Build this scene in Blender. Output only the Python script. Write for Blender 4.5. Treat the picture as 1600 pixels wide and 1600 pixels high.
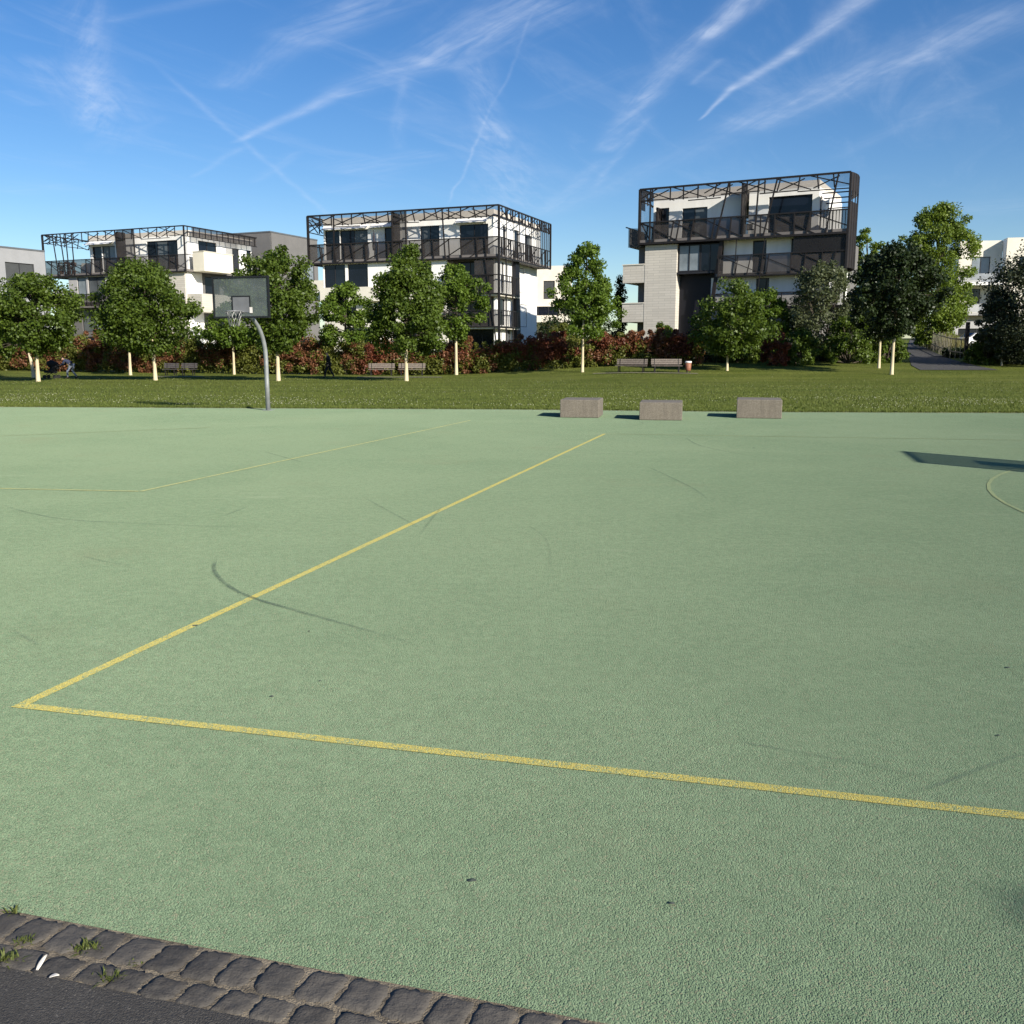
import bpy, bmesh, math, random
import numpy as np
from mathutils import Vector, Matrix

for o in list(bpy.data.objects):
    bpy.data.objects.remove(o, do_unlink=True)
scene = bpy.context.scene
col = scene.collection
R = math.radians

# ------------------------------------------------------------------ camera, sky, sun, exposure
CAM_H, FPX, PITCH = 1.73, 1480.0, math.atan(250 / 1480.0)
cam_d = bpy.data.cameras.new('camera')
cam_d.sensor_width = 36.0
cam_d.lens = 36.0 * FPX / 1600.0
cam_d.clip_start = 0.05
cam_d.clip_end = 3000
cam = bpy.data.objects.new('camera', cam_d)
cam.location = (0, 0, CAM_H)
cam.rotation_euler = (math.pi / 2 - PITCH, 0, 0)
col.objects.link(cam)
scene.camera = cam

SUN_EL, SUN_AZ = R(26.0), R(-50.0)            # azimuth measured from +X, the sun stands behind the viewer to the right
sun_vec = Vector((math.cos(SUN_EL) * math.cos(SUN_AZ), math.cos(SUN_EL) * math.sin(SUN_AZ), math.sin(SUN_EL)))
sd = bpy.data.lights.new('sun', 'SUN')
sd.energy = 4.4
sd.angle = R(0.53)
sd.color = (1.0, 0.93, 0.82)
sun = bpy.data.objects.new('sun', sd)
sun.rotation_euler = sun_vec.to_track_quat('Z', 'Y').to_euler()
sun.location = (20, -20, 30)
col.objects.link(sun)

scene.view_settings.view_transform = 'Standard'
scene.view_settings.look = 'None'
scene.view_settings.exposure = 0.84
scene.view_settings.gamma = 1.0
scene.view_settings.use_curve_mapping = False
scene.render.resolution_x = scene.render.resolution_y = 1024
scene.cycles.max_bounces = 6
scene.cycles.transparent_max_bounces = 12

world = bpy.data.worlds.new('World')
scene.world = world
world.use_nodes = True


class NT:
    """small helper for wiring nodes"""
    def __init__(s, tree):
        s.t = tree; s.n = tree.nodes; s.l = tree.links

    def new(s, typ, **kw):
        nd = s.n.new(typ)
        for k, v in kw.items():
            setattr(nd, k, v)
        return nd

    def put(s, sock, v):
        if v is None:
            return
        if hasattr(v, 'is_linked') or isinstance(v, bpy.types.NodeSocket):
            s.l.new(v, sock)
        else:
            sock.default_value = v

    def math(s, op, a, b=None, c=None, clamp=False):
        nd = s.new('ShaderNodeMath', operation=op, use_clamp=clamp)
        s.put(nd.inputs[0], a); s.put(nd.inputs[1], b)
        if c is not None:
            s.put(nd.inputs[2], c)
        return nd.outputs[0]

    def vmath(s, op, a, b=None):
        nd = s.new('ShaderNodeVectorMath', operation=op)
        s.put(nd.inputs[0], a)
        if b is not None:
            s.put(nd.inputs[1], b)
        return nd.outputs['Value'] if op in ('DOT_PRODUCT', 'LENGTH') else nd.outputs[0]

    def ramp(s, fac, lo, hi, a=0.0, b=1.0):
        nd = s.new('ShaderNodeMapRange', interpolation_type='SMOOTHSTEP')
        s.put(nd.inputs[0], fac); s.put(nd.inputs[1], lo); s.put(nd.inputs[2], hi)
        s.put(nd.inputs[3], a); s.put(nd.inputs[4], b)
        return nd.outputs[0]

    def noise(s, vec, scale, detail=4.0, rough=0.55, dist=0.0):
        nd = s.new('ShaderNodeTexNoise')
        if vec is not None:
            s.l.new(vec, nd.inputs['Vector'])
        nd.inputs['Scale'].default_value = scale
        nd.inputs['Detail'].default_value = detail
        nd.inputs['Roughness'].default_value = rough
        nd.inputs['Distortion'].default_value = dist
        return nd.outputs['Fac']

    def mix(s, fac, a, b, blend='MIX'):
        nd = s.new('ShaderNodeMix', data_type='RGBA', blend_type=blend)
        s.put(nd.inputs[0], fac)
        for sock, v in ((nd.inputs[6], a), (nd.inputs[7], b)):
            if isinstance(v, bpy.types.NodeSocket):
                s.l.new(v, sock)
            else:
                sock.default_value = (v[0], v[1], v[2], 1.0)
        return nd.outputs[2]


def px_dir(px, py):
    u, v = (px - 800) / FPX, (800 - py) / FPX
    c, s = math.cos(PITCH), math.sin(PITCH)
    return Vector((u, c + v * s, -s + v * c))


def build_world():
    t = NT(world.node_tree)
    t.n.clear()
    out = t.new('ShaderNodeOutputWorld')
    bg = t.new('ShaderNodeBackground')
    bg.inputs['Strength'].default_value = 0.070
    sky = t.new('ShaderNodeTexSky', sky_type='NISHITA')
    sky.sun_disc = False
    sky.sun_elevation = SUN_EL
    sky.sun_rotation = math.pi / 2 - SUN_AZ       # Blender measures it clockwise from +Y
    sky.air_density = 1.0
    sky.dust_density = 0.25
    sky.ozone_density = 3.2
    sky.altitude = 100
    hs = t.new('ShaderNodeHueSaturation')
    hs.inputs['Saturation'].default_value = 1.28
    hs.inputs['Hue'].default_value = 0.509
    t.l.new(sky.outputs[0], hs.inputs['Color'])
    tc = t.new('ShaderNodeTexCoord')
    d = tc.outputs['Generated']
    sep = t.new('ShaderNodeSeparateXYZ')
    t.l.new(d, sep.inputs[0])
    z = t.math('MAXIMUM', sep.outputs[2], 0.03)
    cmb = t.new('ShaderNodeCombineXYZ')           # position on a high flat cloud deck
    t.l.new(t.math('DIVIDE', sep.outputs[0], z), cmb.inputs[0])
    t.l.new(t.math('DIVIDE', sep.outputs[1], z), cmb.inputs[1])
    q0 = cmb.outputs[0]
    # gentle warp so that old trails are not ruler straight
    wn = t.new('ShaderNodeTexNoise')
    t.l.new(q0, wn.inputs['Vector'])
    wn.inputs['Scale'].default_value = 1.5
    wn.inputs['Detail'].default_value = 3
    wv = t.vmath('SUBTRACT', wn.outputs['Color'], (0.5, 0.5, 0.5))
    wsc = t.new('ShaderNodeVectorMath', operation='SCALE')
    t.l.new(wv, wsc.inputs[0]); wsc.inputs['Scale'].default_value = 0.07
    q = t.vmath('ADD', q0, wsc.outputs[0])

    def Q(px, py):
        v = px_dir(px, py)
        return Vector((v.x / v.z, v.y / v.z, 0))
    total = None
    streaks = {}
    # trails: ends, half widths in photo pixels at each end, strength, raggedness 0..1, streak direction noise
    TR = [
        (1088, 188, 1150, 132, 2, 6, .75, .25), (1140, 141, 1250, 75, 6, 10, .8, .35), (1235, 83, 1370, -20, 10, 20, .75, .5),
        (945, 238, 1010, 145, 18, 24, .50, .7), (1000, 160, 1110, 40, 22, 26, .52, .75), (1095, 60, 1240, -60, 14, 30, .48, .8),
        (1085, 132, 1130, 90, 5, 7, .35, .6),
        (930, 290, 1015, 180, 7, 8, .26, .6), (845, 335, 950, 245, 8, 13, .22, .6),
        (365, 222, 540, 140, 4, 12, .62, .35), (520, 150, 680, 92, 14, 26, .46, .65), (660, 105, 860, -10, 30, 60, .34, .8),
        (300, 278, 380, 228, 4, 8, .25, .6),
        (245, 105, 520, 342, 5, 5, .30, .55),
        (700, 318, 752, 208, 2.5, 3.5, .36, .4), (745, 222, 840, 8, 3.0, 3.5, .20, .6),
        (840, 340, 1180, 190, 14, 22, .16, .5), (1140, 205, 1640, 0, 22, 34, .30, .55), (1300, 250, 1640, 85, 10, 18, .13, .6),
        (340, 140, 480, 55, 24, 26, .30, .8), (450, 70, 640, -30, 30, 40, .32, .8),
        (60, 85, 190, 190, 55, 35, .20, .9), (130, -20, 150, 210, 40, 40, .26, .9), (160, 35, 360, -10, 9, 10, .24, .6),
        (0, 140, 60, 165, 10, 10, .2, .7), (150, 240, 250, 180, 20, 20, .12, .8),
        (735, 90, 775, 225, 34, 20, .26, .85), (630, 120, 620, 235, 10, 16, .24, .8), (520, 270, 690, 238, 20, 12, .26, .8),
        (395, 285, 470, 235, 7, 9, .22, .7), (770, 190, 800, 330, 55, 60, .20, .9), (820, 170, 1010, 100, 12, 16, .12, .8),
        (1500, 330, 1640, 315, 14, 14, .16, .7), (500, 300, 600, 285, 10, 10, .18, .7), (0, 300, 120, 290, 10, 14, .14, .7),
    ]
    for (ax, ay, bx, by, w0, w1, amp, rag) in TR:
        A, B = Q(ax, ay), Q(bx, by)
        D = B - A
        L = D.length
        D.normalize()
        N = Vector((-D.y, D.x, 0))
        pd = Vector((bx - ax, by - ay)).normalized()
        nrm = (-pd.y, pd.x)
        W0 = max(abs((Q(ax + nrm[0] * w0, ay + nrm[1] * w0) - A).dot(N)), 1e-4) * 0.8
        W1 = max(abs((Q(bx + nrm[0] * w1, by + nrm[1] * w1) - B).dot(N)), 1e-4) * 0.8
        rel = t.vmath('SUBTRACT', q, tuple(A))
        tt = t.math('DIVIDE', t.vmath('DOT_PRODUCT', rel, tuple(D)), L)
        ss = t.vmath('DOT_PRODUCT', rel, tuple(N))
        w = t.math('MULTIPLY_ADD', tt, W1 - W0, W0)
        w = t.math('MAXIMUM', w, min(W0, W1) * 0.6)
        e = t.math('POWER', t.math('ABSOLUTE', t.math('DIVIDE', ss, w)), 2.0)
        g = t.math('EXPONENT', t.math('MULTIPLY', e, -1.0))
        g = t.math('MULTIPLY', g, t.ramp(tt, -0.06, 0.12))
        g = t.math('MULTIPLY', g, t.ramp(tt, 1.06, 0.88))
        # streaks drawn out along the trail, shared by trails of about the same heading
        key = round(math.degrees(math.atan2(D.y, D.x)) / 20.0) % 9
        if key not in streaks:
            an = math.radians(key * 20)
            cv = t.new('ShaderNodeCombineXYZ')
            t.l.new(t.math('MULTIPLY', t.vmath('DOT_PRODUCT', q, (math.cos(an), math.sin(an), 0)), 2.2), cv.inputs[0])
            t.l.new(t.math('MULTIPLY', t.vmath('DOT_PRODUCT', q, (-math.sin(an), math.cos(an), 0)), 15.0), cv.inputs[1])
            streaks[key] = t.noise(cv.outputs[0], 1.0, 4, 0.62, 0.4)
        nz = streaks[key]
        rg = t.ramp(nz, 0.30, 0.70, 1 - rag, 1.0)
        g = t.math('MULTIPLY', g, t.math('MULTIPLY', rg, amp * (0.80 if max(w0, w1) > 29 else 0.44)))
        total = g if total is None else t.math('ADD', total, g)
    # thin veil of cirrus
    vc = t.new('ShaderNodeCombineXYZ')
    t.l.new(t.math('MULTIPLY', t.vmath('DOT_PRODUCT', q, (.42, .90, 0)), 0.55), vc.inputs[0])
    t.l.new(t.math('MULTIPLY', t.vmath('DOT_PRODUCT', q, (.90, -.42, 0)), 2.4), vc.inputs[1])
    veil = t.noise(vc.outputs[0], 1.2, 7, 0.62, 0.8)
    veil = t.math('MULTIPLY', t.ramp(veil, 0.48, 0.82, 0.0, 0.15), t.ramp(sep.outputs[2], 0.08, 0.26))
    fine = t.ramp(t.noise(q0, 9.0, 6, 0.65), 0.3, 0.7, 0.72, 1.1)
    total = t.math('MULTIPLY', t.math('ADD', total, veil), fine)
    total = t.math('MULTIPLY', total, t.ramp(sep.outputs[2], 0.02, 0.14))
    total = t.math('MINIMUM', total, 0.85)
    col_out = t.mix(total, hs.outputs[0], (6.6, 7.3, 8.6))
    t.l.new(col_out, bg.inputs['Color'])
    t.l.new(bg.outputs[0], out.inputs['Surface'])


build_world()


# ------------------------------------------------------------------ terrain helpers
def smooth(a, b, x):
    t = min(1.0, max(0.0, (x - a) / (b - a)))
    return t * t * (3 - 2 * t)


def gnd(x, y):
    """height of the ground: flat play area, rising gently behind, sooner on the right"""
    ys = 73.0 + (54.0 - 73.0) * smooth(-10, 10, x)
    d = y - ys
    if d <= 0:
        return 0.0
    k = 0.055
    z = k * d * d / (2 * 5.0) if d < 5 else k * (d - 2.5)
    return min(z, 3.4)


def at_ground(px, py):
    d = px_dir(px, py)
    y = 1.0
    while y < 400:
        y += 0.05
        t = y / d.y
        if CAM_H + d.z * t <= gnd(d.x * t, y):
            return Vector((d.x * t, y, gnd(d.x * t, y)))
    return Vector((d.x * 400 / d.y, 400, 3))


def at_z(px, py, z=0.0):
    d = px_dir(px, py)
    t = (z - CAM_H) / d.z
    return Vector((d.x * t, d.y * t, z))


def at_y(px, py, Y):
    d = px_dir(px, py)
    t = Y / d.y
    return Vector((d.x * t, Y, CAM_H + d.z * t))


# ------------------------------------------------------------------ materials
MATS = {}


def mat(name, base, rough=0.6, var=0.12, scale=3.0, bump=0.0, bscale=40.0, metal=0.0, spec=0.4, streak=False):
    if name in MATS:
        return MATS[name]
    m = bpy.data.materials.new(name)
    m.use_nodes = True
    t = NT(m.node_tree)
    b = t.n['Principled BSDF']
    tc = t.new('ShaderNodeTexCoord')
    vec = tc.outputs['Object']
    if streak:
        mp = t.new('ShaderNodeMapping')
        t.l.new(vec, mp.inputs[0])
        mp.inputs['Scale'].default_value = (1, 1, 0.15)
        vec = mp.outputs[0]
    n = t.noise(vec, scale, 6, 0.6)
    dk = tuple(c * (1 - var) for c in base)
    lt = tuple(min(1, c * (1 + var)) for c in base)
    t.l.new(t.mix(t.ramp(n, 0.3, 0.7), dk, lt), b.inputs['Base Color'])
    b.inputs['Roughness'].default_value = rough
    b.inputs['Metallic'].default_value = metal
    b.inputs['Specular IOR Level'].default_value = spec
    if bump:
        bp = t.new('ShaderNodeBump')
        bp.inputs['Strength'].default_value = bump
        bp.inputs['Distance'].default_value = 0.02
        t.l.new(t.noise(tc.outputs['Object'], bscale, 4), bp.inputs['Height'])
        t.l.new(bp.outputs[0], b.inputs['Normal'])
    MATS[name] = m
    return m


def glass_mat(name, base, rough=0.04):
    if name in MATS:
        return MATS[name]
    m = mat(name, base, rough, 0.25, 0.6, spec=0.5)
    t = NT(m.node_tree)
    b = t.n['Principled BSDF']
    b.inputs['IOR'].default_value = 1.45
    tc = t.new('ShaderNodeTexCoord')
    bp = t.new('ShaderNodeBump')
    bp.inputs['Strength'].default_value = 0.08
    bp.inputs['Distance'].default_value = 0.05
    t.l.new(t.noise(tc.outputs['Object'], 0.7, 1), bp.inputs['Height'])
    t.l.new(bp.outputs[0], b.inputs['Normal'])
    return m


def screen_mat(name, base, alpha, metal=0.0):
    """fine perforated sheet or wire mesh, seen from too far away to show single holes"""
    if name in MATS:
        return MATS[name]
    m = mat(name, base, 0.55, 0.2, 1.5, metal=metal)
    t = NT(m.node_tree)
    b = t.n['Principled BSDF']
    tr = t.new('ShaderNodeBsdfTransparent')
    mx = t.new('ShaderNodeMixShader')
    mx.inputs[0].default_value = alpha
    t.l.new(tr.outputs[0], mx.inputs[1])
    t.l.new(b.outputs[0], mx.inputs[2])
    t.l.new(mx.outputs[0], t.n['Material Output'].inputs['Surface'])
    return m


def leaf_mat(name, dark, light, trans=0.35, rough=0.5):
    if name in MATS:
        return MATS[name]
    m = bpy.data.materials.new(name)
    m.use_nodes = True
    t = NT(m.node_tree)
    b = t.n['Principled BSDF']
    g = t.new('ShaderNodeNewGeometry')
    tc = t.new('ShaderNodeTexCoord')
    n = t.noise(tc.outputs['Object'], 0.55, 3)
    f = t.math('ADD', t.math('MULTIPLY', g.outputs['Random Per Island'], 0.65), t.math('MULTIPLY', t.ramp(n, .3, .7), 0.35))
    c = t.mix(f, dark, light)
    t.l.new(c, b.inputs['Base Color'])
    b.inputs['Roughness'].default_value = rough
    b.inputs['Specular IOR Level'].default_value = 0.35
    tl = t.new('ShaderNodeBsdfTranslucent')
    t.l.new(t.mix(0.5, c, (light[0] * 1.5, light[1] * 1.5, light[2] * 0.8)), tl.inputs['Color'])
    mx = t.new('ShaderNodeMixShader')
    mx.inputs[0].default_value = trans
    t.l.new(b.outputs[0], mx.inputs[1]); t.l.new(tl.outputs[0], mx.inputs[2])
    t.l.new(mx.outputs[0], t.n['Material Output'].inputs['Surface'])
    MATS[name] = m
    return m


def stone_mat(name, base, sx=0.45, sz=0.22):
    """pale split-stone cladding in thin courses"""
    if name in MATS:
        return MATS[name]
    m = mat(name, base, 0.85, 0.10, 1.2)
    t = NT(m.node_tree)
    b = t.n['Principled BSDF']
    tc = t.new('ShaderNodeTexCoord')
    sp = t.new('ShaderNodeSeparateXYZ')
    t.l.new(tc.outputs['Object'], sp.inputs[0])
    cb = t.new('ShaderNodeCombineXYZ')
    t.l.new(t.math('ADD', sp.outputs[0], sp.outputs[1]), cb.inputs[0])
    t.l.new(sp.outputs[2], cb.inputs[1])
    br = t.new('ShaderNodeTexBrick')
    t.l.new(cb.outputs[0], br.inputs['Vector'])
    br.inputs['Scale'].default_value = 1.0
    br.inputs['Brick Width'].default_value = sx * 2.4
    br.inputs['Row Height'].default_value = sz
    br.inputs['Mortar Size'].default_value = 0.012
    br.inputs['Color1'].default_value = tuple(c * 0.93 for c in base) + (1,)
    br.inputs['Color2'].default_value = tuple(min(1, c * 1.06) for c in base) + (1,)
    br.inputs['Mortar'].default_value = tuple(c * 0.62 for c in base) + (1,)
    t.l.new(t.mix(t.ramp(t.noise(tc.outputs['Object'], 0.5, 5), .3, .75, 0, .35), br.outputs['Color'], tuple(c * 0.8 for c in base)), b.inputs['Base Color'])
    return m


# ------------------------------------------------------------------ object helpers
def tag(o, label=None, cat=None, group=None, kind=None):
    if label: o['label'] = label
    if cat: o['category'] = cat
    if group: o['group'] = group
    if kind: o['kind'] = kind
    return o


def empty(name, loc, rz=0.0):
    o = bpy.data.objects.new(name, None)
    o.location = loc
    o.rotation_euler = (0, 0, rz)
    o.empty_display_size = 0.3
    col.objects.link(o)
    return o


def link(name, me, parent=None):
    o = bpy.data.objects.new(name, me)
    col.objects.link(o)
    if parent is not None:
        o.parent = parent
    return o


def copy_tree(o, parent=None):
    c = o.copy()
    col.objects.link(c)
    c.parent = parent
    for ch in list(o.children):
        copy_tree(ch, c)
    return c


class MB:
    def __init__(s):
        s.v = []; s.f = []

    def add(s, verts, faces):
        k = len(s.v)
        s.v += [tuple(p) for p in verts]
        s.f += [tuple(i + k for i in f) for f in faces]
        return s

    def box(s, x0, x1, y0, y1, z0, z1):
        return s.add([(x0, y0, z0), (x1, y0, z0), (x1, y1, z0), (x0, y1, z0), (x0, y0, z1), (x1, y0, z1), (x1, y1, z1), (x0, y1, z1)],
                     [(0, 3, 2, 1), (4, 5, 6, 7), (0, 1, 5, 4), (1, 2, 6, 5), (2, 3, 7, 6), (3, 0, 4, 7)])

    def bar(s, a, b, w, d=None, up=(0, 0, 1)):
        a, b = Vector(a), Vector(b)
        d = d or w
        ax = (b - a)
        if ax.length < 1e-6:
            return s
        ax.normalize()
        u = Vector(up)
        if abs(ax.dot(u)) > 0.95:
            u = Vector((1, 0, 0))
        sx = ax.cross(u).normalized() * (w / 2)
        sy = sx.cross(ax).normalized() * (d / 2)
        vs = [p + i * sx + j * sy for p in (a, b) for i, j in ((-1, -1), (1, -1), (1, 1), (-1, 1))]
        return s.add(vs, [(0, 1, 2, 3), (7, 6, 5, 4), (0, 4, 5, 1), (1, 5, 6, 2), (2, 6, 7, 3), (3, 7, 4, 0)])

    def tube(s, pts, rad, n=8, caps=True):
        pts = [Vector(p) for p in pts]
        if not isinstance(rad, (list, tuple)):
            rad = [rad] * len(pts)
        k = len(s.v)
        ref = Vector((0.31, 0.17, 0.93))
        for i, p in enumerate(pts):
            a = (pts[min(i + 1, len(pts) - 1)] - pts[max(i - 1, 0)]).normalized()
            if abs(a.dot(ref)) > 0.98:
                ref = Vector((1, 0, 0))
            e1 = a.cross(ref).normalized()
            e2 = a.cross(e1)
            for j in range(n):
                an = 2 * math.pi * j / n
                s.v.append(tuple(p + rad[i] * (math.cos(an) * e1 + math.sin(an) * e2)))
        for i in range(len(pts) - 1):
            for j in range(n):
                j2 = (j + 1) % n
                s.f.append((k + i * n + j, k + (i + 1) * n + j, k + (i + 1) * n + j2, k + i * n + j2))
        if caps:
            s.f.append(tuple(k + j for j in range(n)))
            s.f.append(tuple(k + (len(pts) - 1) * n + j for j in reversed(range(n))))
        return s

    def prism(s, poly, y0, y1):
        """polygon in x,z pulled from y0 to y1"""
        n = len(poly)
        vs = [(x, y0, z) for x, z in poly] + [(x, y1, z) for x, z in poly]
        return s.add(vs, [tuple(range(n)), tuple(range(2 * n - 1, n - 1, -1))] + [(i, i + n, (i + 1) % n + n, (i + 1) % n) for i in range(n)])

    def build(s, name, material, parent=None, smooth=False, bevel=0.0):
        me = bpy.data.meshes.new(name)
        me.from_pydata(s.v, [], s.f)
        bm = bmesh.new()
        bm.from_mesh(me)
        bmesh.ops.recalc_face_normals(bm, faces=bm.faces)
        bm.to_mesh(me)
        bm.free()
        me.materials.append(material)
        if smooth:
            for p in me.polygons:
                p.use_smooth = True
        o = link(name, me, parent)
        if bevel:
            bv = o.modifiers.new('edge', 'BEVEL')
            bv.width = bevel
            bv.segments = 2
            bv.limit_method = 'ANGLE'
        return o


def sheet(name, pts, z, material, parent=None):
    me = bpy.data.meshes.new(name)
    me.from_pydata([(p[0], p[1], z if z is not None else p[2]) for p in pts], [], [tuple(range(len(pts)))])
    me.materials.append(material)
    return link(name, me, parent)


def np_mesh(name, verts, quads, material, parent=None):
    """verts (n,3), quads (m,k) with equal k"""
    me = bpy.data.meshes.new(name)
    n, (m, k) = len(verts), quads.shape
    me.vertices.add(n)
    me.vertices.foreach_set('co', verts.astype(np.float32).ravel())
    me.loops.add(m * k)
    me.loops.foreach_set('vertex_index', quads.astype(np.int32).ravel())
    me.polygons.add(m)
    me.polygons.foreach_set('loop_start', np.arange(0, m * k, k, dtype=np.int32))
    me.polygons.foreach_set('loop_total', np.full(m, k, dtype=np.int32))
    me.update(calc_edges=True)
    me.materials.append(material)
    return link(name, me, parent)


# ------------------------------------------------------------------ ground surfaces
def lawn_mat():
    m = bpy.data.materials.new('lawn')
    m.use_nodes = True
    t = NT(m.node_tree)
    b = t.n['Principled BSDF']
    g = t.new('ShaderNodeNewGeometry')
    P = g.outputs['Position']
    n1 = t.ramp(t.noise(P, 0.22, 4), 0.35, 0.65)
    n2 = t.ramp(t.noise(P, 6.0, 6, 0.7), 0.3, 0.7)
    n3 = t.ramp(t.noise(P, 40.0, 3, 0.7), 0.35, 0.7)
    c = t.mix(n1, (0.092, 0.119, 0.015), (0.138, 0.154, 0.029))
    c = t.mix(t.math('MULTIPLY', n2, 0.6), c, (0.036, 0.058, 0.008))
    c = t.mix(t.math('MULTIPLY', n3, 0.35), c, (0.135, 0.15, 0.045))
    mp = t.new('ShaderNodeMapping')
    t.l.new(P, mp.inputs[0])
    mp.inputs['Scale'].default_value = (0.06, 0.55, 1)
    band = t.ramp(t.noise(mp.outputs[0], 1.0, 4, .6), 0.40, 0.62)
    c = t.mix(t.math('MULTIPLY', band, 0.45), c, (0.178, 0.200, 0.040))  # pale mowing bands, also standing in for sunlit strips of lawn
    dry = t.ramp(t.noise(P, 0.9, 5), 0.62, 0.78)
    c = t.mix(t.math('MULTIPLY', dry, 0.35), c, (0.20, 0.19, 0.075))
    t.l.new(c, b.inputs['Base Color'])
    b.inputs['Roughness'].default_value = 0.9
    b.inputs['Specular IOR Level'].default_value = 0.1
    bp = t.new('ShaderNodeBump')
    bp.inputs['Strength'].default_value = 0.9
    bp.inputs['Distance'].default_value = 0.06
    t.l.new(t.noise(P, 22.0, 5, 0.7), bp.inputs['Height'])
    t.l.new(bp.outputs[0], b.inputs['Normal'])
    return m


LAWN = lawn_mat()
# far edge of the court, left to right
EDGE = [at_z(x, y) for x, y in ((-400, 634.5), (0, 636), (400, 638), (800, 640), (1200, 644), (1600, 645.5), (2000, 648))]
EDGE[0].x = -45; EDGE[-1].x = 40


def edge_y(x):
    for a, b in zip(EDGE, EDGE[1:]):
        if a.x <= x <= b.x:
            return a.y + (b.y - a.y) * (x - a.x) / (b.x - a.x)
    return EDGE[0].y if x < EDGE[0].x else EDGE[-1].y


def build_ground():
    xs = sorted(set(list(np.linspace(-700, -120, 12)) + list(np.linspace(-120, 120, 81)) + list(np.linspace(120, 700, 12))))
    ys = sorted(set(list(np.linspace(-60, 26, 20)) + list(np.linspace(26, 140, 96)) + list(np.linspace(140, 1500, 16))))
    v, f = [], []
    for y in ys:
        for x in xs:
            z = gnd(x, y) - 0.06 + 0.05 * smooth(0.0, 1.2, y - edge_y(x) - 0.3)
            v.append((x, y, z))
    nx = len(xs)
    for j in range(len(ys) - 1):
        for i in range(nx - 1):
            f.append((j * nx + i, j * nx + i + 1, (j + 1) * nx + i + 1, (j + 1) * nx + i))
    me = bpy.data.meshes.new('ground')
    me.from_pydata(v, [], f)
    me.materials.append(LAWN)
    for p in me.polygons: p.use_smooth = True
    tag(link('ground', me), 'mown green lawn between the court and the hedge', 'lawn', kind='structure')


build_ground()


def granule_mat(name, base_a, base_b, speck, paint=None, wear=0.3, gscale=205.0, rough_bump=1.0):
    m = bpy.data.materials.new(name)
    m.use_nodes = True
    t = NT(m.node_tree)
    t.n.remove(t.n['Principled BSDF'])
    g = t.new('ShaderNodeNewGeometry')
    P = g.outputs['Position']
    big = t.ramp(t.noise(P, 0.16, 5, 0.6, 0.5), 0.35, 0.68)
    mid = t.ramp(t.noise(P, 1.3, 6, 0.65), 0.3, 0.72)
    vo = t.new('ShaderNodeTexVoronoi')
    vo.inputs['Scale'].default_value = gscale
    t.l.new(P, vo.inputs['Vector'])
    vc = t.new('ShaderNodeSeparateColor')
    t.l.new(vo.outputs['Color'], vc.inputs[0])
    grain = vc.outputs[0]
    c = t.mix(big, base_a, base_b)
    c = t.mix(t.math('MULTIPLY', mid, 0.28), c, tuple(k * 1.22 for k in base_b))
    c = t.mix(t.ramp(grain, 0.25, 1.0, 0, 0.72), c, tuple(k * 0.62 for k in base_a))
    c = t.mix(t.ramp(vc.outputs[1], 0.86, 0.93, 0, 0.75), c, speck)
    c = t.mix(t.ramp(t.noise(P, 34.0, 3, 0.8), 0.36, 0.64, 0.26, 0.0), c, tuple(k * 0.70 for k in base_a))
    c = t.mix(t.ramp(t.noise(P, 11.0, 4, 0.8), 0.40, 0.66, 0.0, 0.22), c, tuple(min(1, k * 1.28) for k in base_b))
    # dull brownish worn patches and pale scuffs, stretched across the playing direction
    mp = t.new('ShaderNodeMapping')
    t.l.new(P, mp.inputs[0])
    mp.inputs['Rotation'].default_value = (0, 0, R(12))
    mp.inputs['Scale'].default_value = (0.25, 1.1, 1)
    scuff = t.ramp(t.noise(mp.outputs[0], 1.1, 7, 0.7), 0.60, 0.80)
    c = t.mix(t.math('MULTIPLY', scuff, 0.55), c, (0.31, 0.345, 0.24))
    worn = t.ramp(t.noise(P, 0.45, 6, 0.65), 0.55, 0.78)
    c = t.mix(t.math('MULTIPLY', worn, 0.34), c, (0.185, 0.190, 0.118))
    if paint:
        pn = t.math('MULTIPLY_ADD', t.math('SUBTRACT', t.noise(P, 1.1, 4, 0.6), 0.5), 0.45, t.noise(P, 9.0, 6, 0.75))
        pf = t.math('ADD', t.math('MULTIPLY', pn, 0.6), t.math('MULTIPLY', grain, 0.4))
        c = t.mix(t.ramp(pf, wear - 0.08, wear + 0.10), c, t.mix(grain, tuple(k * 0.8 for k in paint), tuple(k * 1.15 for k in paint)))
    d = t.new('ShaderNodeBsdfDiffuse')
    d.inputs['Roughness'].default_value = 1.0
    t.l.new(c, d.inputs['Color'])
    bp = t.new('ShaderNodeBump')
    bp.inputs['Strength'].default_value = 0.75 * rough_bump
    bp.inputs['Distance'].default_value = 0.006
    n_h = t.math('ADD', t.math('MULTIPLY', vo.outputs['Distance'], -1.0), t.math('MULTIPLY', t.noise(P, 105.0, 3), 1.1))
    t.l.new(n_h, bp.inputs['Height'])
    t.l.new(bp.outputs[0], d.inputs['Normal'])
    t.l.new(d.outputs[0], t.n['Material Output'].inputs['Surface'])
    return m


GA, GB, SPECK = (0.158, 0.229, 0.138), (0.202, 0.271, 0.166), (0.27, 0.25, 0.17)
COURT = granule_mat('court_rubber', GA, GB, SPECK)
YELLOW = granule_mat('yellow_line_paint', GA, GB, SPECK, paint=(0.42, 0.36, 0.105), wear=0.40)
PALE = granule_mat('faded_yellow_line_paint', GA, GB, SPECK, paint=(0.36, 0.36, 0.16), wear=0.42)
FAINT = granule_mat('worn_away_line_paint', GA, GB, SPECK, paint=(0.27, 0.30, 0.15), wear=0.48)

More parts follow.
